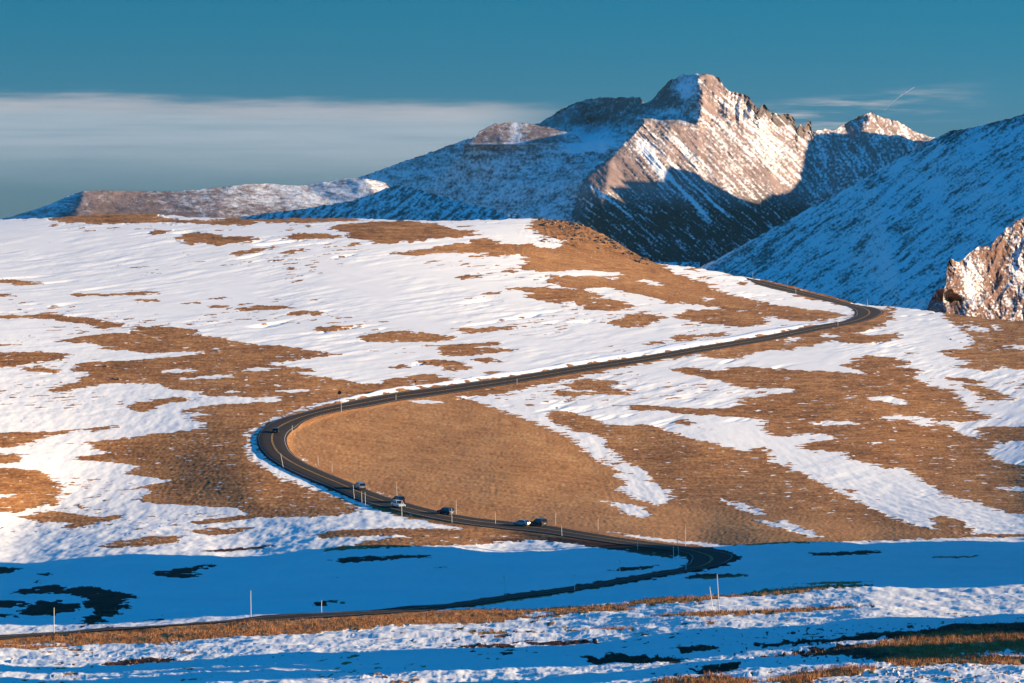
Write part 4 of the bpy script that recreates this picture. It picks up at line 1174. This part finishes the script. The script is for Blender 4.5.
# round sign seen from behind, and a short dark marker
p = ground_at(339.5, 404)
sg = empty("road_sign", p)
tag(sg, "dark round road sign on a thin post above the bend", "road sign")
k = p.y / F
obj("post", tube_bm((0, 0, -0.4), (0, 0, 12.5 * k), 0.06, 0.06), M_STEEL, sg)
bm = disc_bm(0, -0.10, 11.2 * k, 1.9 * k, 0.05, 24)
obj("sign_panel", bm, M_SIGN, sg)
p = ground_at(415.5, 387)
mk = empty("marker_post", p)
tag(mk, "short dark marker post on the snow bank along the straight", "marker post")
obj("post", tube_bm((0, 0, -0.4), (0, 0, 4.2 * k), 0.08, 0.08), M_STEEL, mk)
obj("marker_panel", disc_bm(0, -0.1, 3.9 * k, 0.9 * k, 0.05, 16), M_SIGN, mk)

# ------------------------------------------------------------------ boulders
M_BOULDER = simple_mat("brown_lichen_rock", (0.26, 0.155, 0.095), 0.95, var=0.4, scale=1.6)
bms = []
for k in range(7):
    bm = bmesh.new(); bmesh.ops.create_icosphere(bm, subdivisions=3, radius=1.0)
    sd = random.random() * 50
    for vx in bm.verts:
        c = vx.co.copy()
        q = float(fbm(np.array([c.x * 1.3 + sd + c.z]), np.array([c.y * 1.3 - sd + c.z * 0.7]), 7 + k, 3)[0])
        vx.co = c * (1 + 0.55 * q)
        vx.co.z = max(vx.co.z * 0.75, -0.3)
    me = bpy.data.meshes.new("boulder"); bm.to_mesh(me); bm.free(); me.materials.append(M_BOULDER)
    bms.append(me)


def boulder(u, v, size, lab, grp):
    o = bpy.data.objects.new("boulder", random.choice(bms)); COL.objects.link(o)
    p = ground_at(u, v)
    o.location = p - Vector((0, 0, size * 0.12)); o.scale = (size * random.uniform(.8, 1.5), size * random.uniform(.8, 1.3), size * random.uniform(.6, 1.0))
    o.rotation_euler = (0, 0, random.uniform(0, 6.28))
    tag(o, lab, "boulder", grp)


n = 0
while n < 130:
    u = random.uniform(540, 652); v = random.uniform(219, 264)
    cv = float(np.interp(u, CREST[:, 0], CREST[:, 1]))
    band_w = 24 if u < 600 else 10
    if v < cv + 0.6 or v > cv + 2 + band_w * random.random() ** 1.3: continue
    boulder(u, v, random.choice([.5, .8, 1.0, 1.3, 1.8]), "weathered brown boulder on the rocky knoll at the hill crest", "boulders on the hilltop knoll"); n += 1
for k in range(34):
    u = random.uniform(950, 1024); v = random.uniform(322, 352)
    boulder(u, v, random.choice([.4, .5, .7, .9]), "dark brown boulder on the grass below the reddish crag", "boulders below the crag")
boulder(106.5, 366, 0.9, "small dark rock poking from tan grass, upper of two", "rocks in the left grass")
boulder(115.5, 379, 1.3, "larger dark rock beside a snow gully in the left grass", "rocks in the left grass")

# ------------------------------------------------------------------ dry grass close by
M_GRASS = simple_mat("dry_grass_blades", (0.42, 0.175, 0.056), 0.9, var=0.45, scale=0.8)
cand_r, cand_c = np.where((sample(mask_s, U, V) < 0.35) & (D < 372) & (U > -10) & (U < 1034) & (sample(road_f, U, V) < 0.25))
keep_ = (sample(shadow_s, U[cand_r, cand_c], V[cand_r, cand_c]) < 0.4) | (rng.random(len(cand_r)) < 0.08)
cand_r, cand_c = cand_r[keep_], cand_c[keep_]
clump = perlin(GX[cand_r, cand_c] / 1.3, GY[cand_r, cand_c] / 1.6, 210) > -0.12
cand_r, cand_c = cand_r[clump], cand_c[clump]
pick = rng.choice(len(cand_r), size=min(11000, len(cand_r)), replace=False)
gv, gf = [], []
for r_, c_ in zip(cand_r[pick], cand_c[pick]):
    bx_, by_, bz_ = GX[r_, c_], GY[r_, c_], GZ[r_, c_]
    bx_ += rng.normal(0, .15); by_ += rng.normal(0, .3)
    hh = rng.uniform(.16, .42)
    for q in range(6):
        a = rng.uniform(0, 6.28); l = hh * rng.uniform(.6, 1.1); sp = rng.uniform(.1, .55) * l
        ox, oy = rng.normal(0, .10), rng.normal(0, .10)
        dx_, dy_ = math.cos(a) * sp, math.sin(a) * sp
        wx, wy = -math.sin(a) * .022, math.cos(a) * .022
        n0 = len(gv)
        gv += [(bx_ + ox - wx, by_ + oy - wy, bz_ - .05), (bx_ + ox + wx, by_ + oy + wy, bz_ - .05), (bx_ + ox + dx_, by_ + oy + dy_, bz_ + l)]
        gf.append((n0, n0 + 1, n0 + 2))
me = bpy.data.meshes.new("grass"); me.from_pydata(gv, [], gf); me.materials.append(M_GRASS)
go = bpy.data.objects.new("grass", me); COL.objects.link(go)
tag(go, "dry tan grass tufts on the bank close to the viewer", "grass", kind="stuff")

# ------------------------------------------------------------------ contrail
m_c, nt, b = new_mat("ice_crystal_trail")
b.inputs["Base Color"].default_value = (0.8, 0.8, 0.82, 1); b.inputs["Roughness"].default_value = 1.0
b.inputs["Specular IOR Level"].default_value = 0
nn = noise_node(nt, 0.012, 4, 0.6)
nt.links.new(ramp(nt, nn, [(0.35, (0.15, 0.15, 0.15)), (0.7, (0.75, 0.75, 0.75))]), b.inputs["Alpha"])
DC = 24000.0
bm = bmesh.new(); rows = []
for k in range(41):
    t = k / 40
    u = 884 + 30 * t; v = 110.5 - 23 * t - 2.5 * math.sin(t * 3.1)
    rx, rz = ray(u, v)
    r = (2.8 * math.sin(math.pi * min(1, t * 0.93 + .05)) ** 0.7 + .2) * DC / F * (1 + .25 * float(perlin(np.array([t * 9]), np.array([.3]), 3)[0]))
    c = Vector((float(rx) * DC, DC, float(rz) * DC))
    rows.append([bm.verts.new(c + Vector((math.cos(j * math.pi / 6) * r * .6, math.sin(j * math.pi / 6) * r, math.cos(j * math.pi / 6) * r * .8))) for j in range(12)])
for p, q in zip(rows[:-1], rows[1:]):
    for j in range(12): bm.faces.new((p[j], p[(j + 1) % 12], q[(j + 1) % 12], q[j]))
bm.faces.new(rows[0][::-1]); bm.faces.new(rows[-1])
ct_ = obj("contrail", bm, m_c, smooth=True)
tag(ct_, "short pale contrail slanting above the small right hand peak", "contrail")

# ------------------------------------------------------------------ air
HAZE = 4.0e-6
if HAZE:
    bm = bmesh.new(); add_box(bm, -21000, 21000, -1500, 21000, -900, 1250)
    m_h = bpy.data.materials.new("thin_mountain_air"); m_h.use_nodes = True
    nt = m_h.node_tree
    nt.nodes.remove(nt.nodes["Principled BSDF"])
    pv = nd(nt, "ShaderNodeVolumePrincipled")
    pv.inputs["Color"].default_value = (0.40, 0.76, 1.0, 1)
    pv.inputs["Density"].default_value = HAZE
    pv.inputs["Anisotropy"].default_value = 0.0
    nt.links.new(pv.outputs[0], nt.nodes["Material Output"].inputs["Volume"])
    hz = obj("haze", bm, m_h)
    tag(hz, "thin clear mountain air", "haze", kind="stuff")
#OBJS_END
# ------------------------------------------------------------------ sky
world = bpy.data.worlds.new("World")
scene.world = world
world.use_nodes = True
wt = world.node_tree
bg = wt.nodes["Background"]
sky = nd(wt, "ShaderNodeTexSky")
sky.sky_type = "NISHITA"
sky.sun_disc = False
sky.sun_elevation = R(SUN_EL)
sky.sun_rotation = R(90 + SUN_AZ)
sky.altitude = 3600
sky.air_density = 1.0
sky.dust_density = 0.6
sky.ozone_density = 3.0
tcs = nd(wt, "ShaderNodeTexCoord")
sps = nd(wt, "ShaderNodeSeparateXYZ"); wt.links.new(tcs.outputs["Generated"], sps.inputs[0])
dim = nd(wt, "ShaderNodeMapRange", interpolation_type="SMOOTHSTEP")
wt.links.new(sps.outputs[2], dim.inputs[0])
for i_, v_ in enumerate((0.05, 0.32, 0.325, 1.5)): dim.inputs[i_ + 1].default_value = v_
tfac = nd(wt, "ShaderNodeMapRange", interpolation_type="SMOOTHSTEP")
wt.links.new(sps.outputs[2], tfac.inputs[0])
for i_, v_ in enumerate((0.0, 0.07, 0.0, 1.0)): tfac.inputs[i_ + 1].default_value = v_
tcol = mix_rgb(wt, tfac.outputs[0], (0.50, 0.79, 1.20), (0.05, 0.85, 1.08))
tint = mix_rgb(wt, 1.0, sky.outputs[0], tcol, "MULTIPLY")
tint_s = nd(wt, "ShaderNodeVectorMath", operation="SCALE")
wt.links.new(tint, tint_s.inputs[0]); wt.links.new(dim.outputs[0], tint_s.inputs["Scale"])
tint = tint_s.outputs[0]
tcw = nd(wt, "ShaderNodeTexCoord")
sep = nd(wt, "ShaderNodeSeparateXYZ"); wt.links.new(tcw.outputs["Generated"], sep.inputs[0])
ysafe = math_n(wt, "MAXIMUM", sep.outputs[1], 0.02)
az = math_n(wt, "DIVIDE", sep.outputs[0], ysafe)
el = math_n(wt, "DIVIDE", sep.outputs[2], ysafe)


def mrange(nt, x, a, b, c=0.0, d=1.0):
    n = nd(nt, "ShaderNodeMapRange", interpolation_type="SMOOTHSTEP")
    nt.links.new(x, n.inputs[0])
    for i, vv in enumerate((a, b, c, d)): n.inputs[i + 1].default_value = vv
    return n.outputs[0]


def cloud_noise(sx, sy, off, detail=5):
    cb = nd(wt, "ShaderNodeCombineXYZ")
    wt.links.new(math_n(wt, "MULTIPLY", az, sx), cb.inputs[0])
    wt.links.new(math_n(wt, "MULTIPLY", el, sy), cb.inputs[1])
    cb.inputs[2].default_value = off
    n = nd(wt, "ShaderNodeTexNoise")
    n.inputs["Scale"].default_value = 1.0; n.inputs["Detail"].default_value = detail; n.inputs["Roughness"].default_value = 0.55
    wt.links.new(cb.outputs[0], n.inputs["Vector"])
    return n.outputs["Fac"]


n_top = cloud_noise(22, 120, 1.3)
n_fine = cloud_noise(30, 520, 4.1, 6)
n_w = cloud_noise(26, 330, 8.2, 6)
n_wv = cloud_noise(9, 260, 2.7, 6)
n_top2 = math_n(wt, "ADD", math_n(wt, "MULTIPLY", n_top, 0.6), math_n(wt, "MULTIPLY", n_fine, 0.4))
# long bank of stratus low in the left sky: crisp top, thinning downward
el_t = math_n(wt, "ADD", el, math_n(wt, "ADD", math_n(wt, "MULTIPLY", az, 0.022), math_n(wt, "MULTIPLY", math_n(wt, "SUBTRACT", 0.5, n_top2), 0.011)))
top = mrange(wt, el_t, 0.0356, 0.0290)
body = mrange(wt, el_t, -0.004, 0.022)
right_end = mrange(wt, az, 0.035, -0.02)
band = math_n(wt, "MULTIPLY", math_n(wt, "MULTIPLY", top, body), right_end)
band = math_n(wt, "MULTIPLY", band, mrange(wt, n_fine, 0.2, 0.7, 0.80, 1.0))
band = math_n(wt, "MULTIPLY", band, mrange(wt, n_wv, 0.30, 0.62, 0.84, 1.03))
# thin wisps to the right of the peak
el_w = math_n(wt, "SUBTRACT", el, math_n(wt, "MULTIPLY", math_n(wt, "SUBTRACT", az, 0.11), 0.10))
wisp = math_n(wt, "MULTIPLY", math_n(wt, "MULTIPLY", mrange(wt, el_w, 0.020, 0.030), mrange(wt, el_w, 0.0375, 0.033)), mrange(wt, n_w, 0.40, 0.68))
wisp = math_n(wt, "MULTIPLY", wisp, math_n(wt, "MULTIPLY", mrange(wt, az, 0.065, 0.10), mrange(wt, az, 0.175, 0.12)))
cl = math_n(wt, "MAXIMUM", math_n(wt, "MULTIPLY", band, 0.54), math_n(wt, "MULTIPLY", wisp, 0.55), True)
CLOUD = (4.7, 3.95, 3.85)
ccol = mix_rgb(wt, mrange(wt, el_t, 0.024, 0.033), tuple(c * k for c, k in zip(CLOUD, (0.72, 0.9, 1.0))), CLOUD)
wt.links.new(mix_rgb(wt, cl, tint, ccol), bg.inputs["Color"])
bg.inputs["Strength"].default_value = 0.086

sun_d = bpy.data.lights.new("sun", "SUN")
sun_d.energy = 5.0
sun_d.angle = R(0.5)
sun_d.color = (1.0, 0.765, 0.47)
sun_o = bpy.data.objects.new("sun", sun_d)
COL.objects.link(sun_o)
sun_o.rotation_euler = (-SUN).to_track_quat("-Z", "Y").to_euler()

scene.view_settings.view_transform = "Standard"
scene.view_settings.look = "None"
scene.view_settings.exposure = 1.08
scene.view_settings.gamma = 1.0
scene.render.resolution_x, scene.render.resolution_y = W, H
scene.cycles.max_bounces = 4
scene.cycles.diffuse_bounces = 2
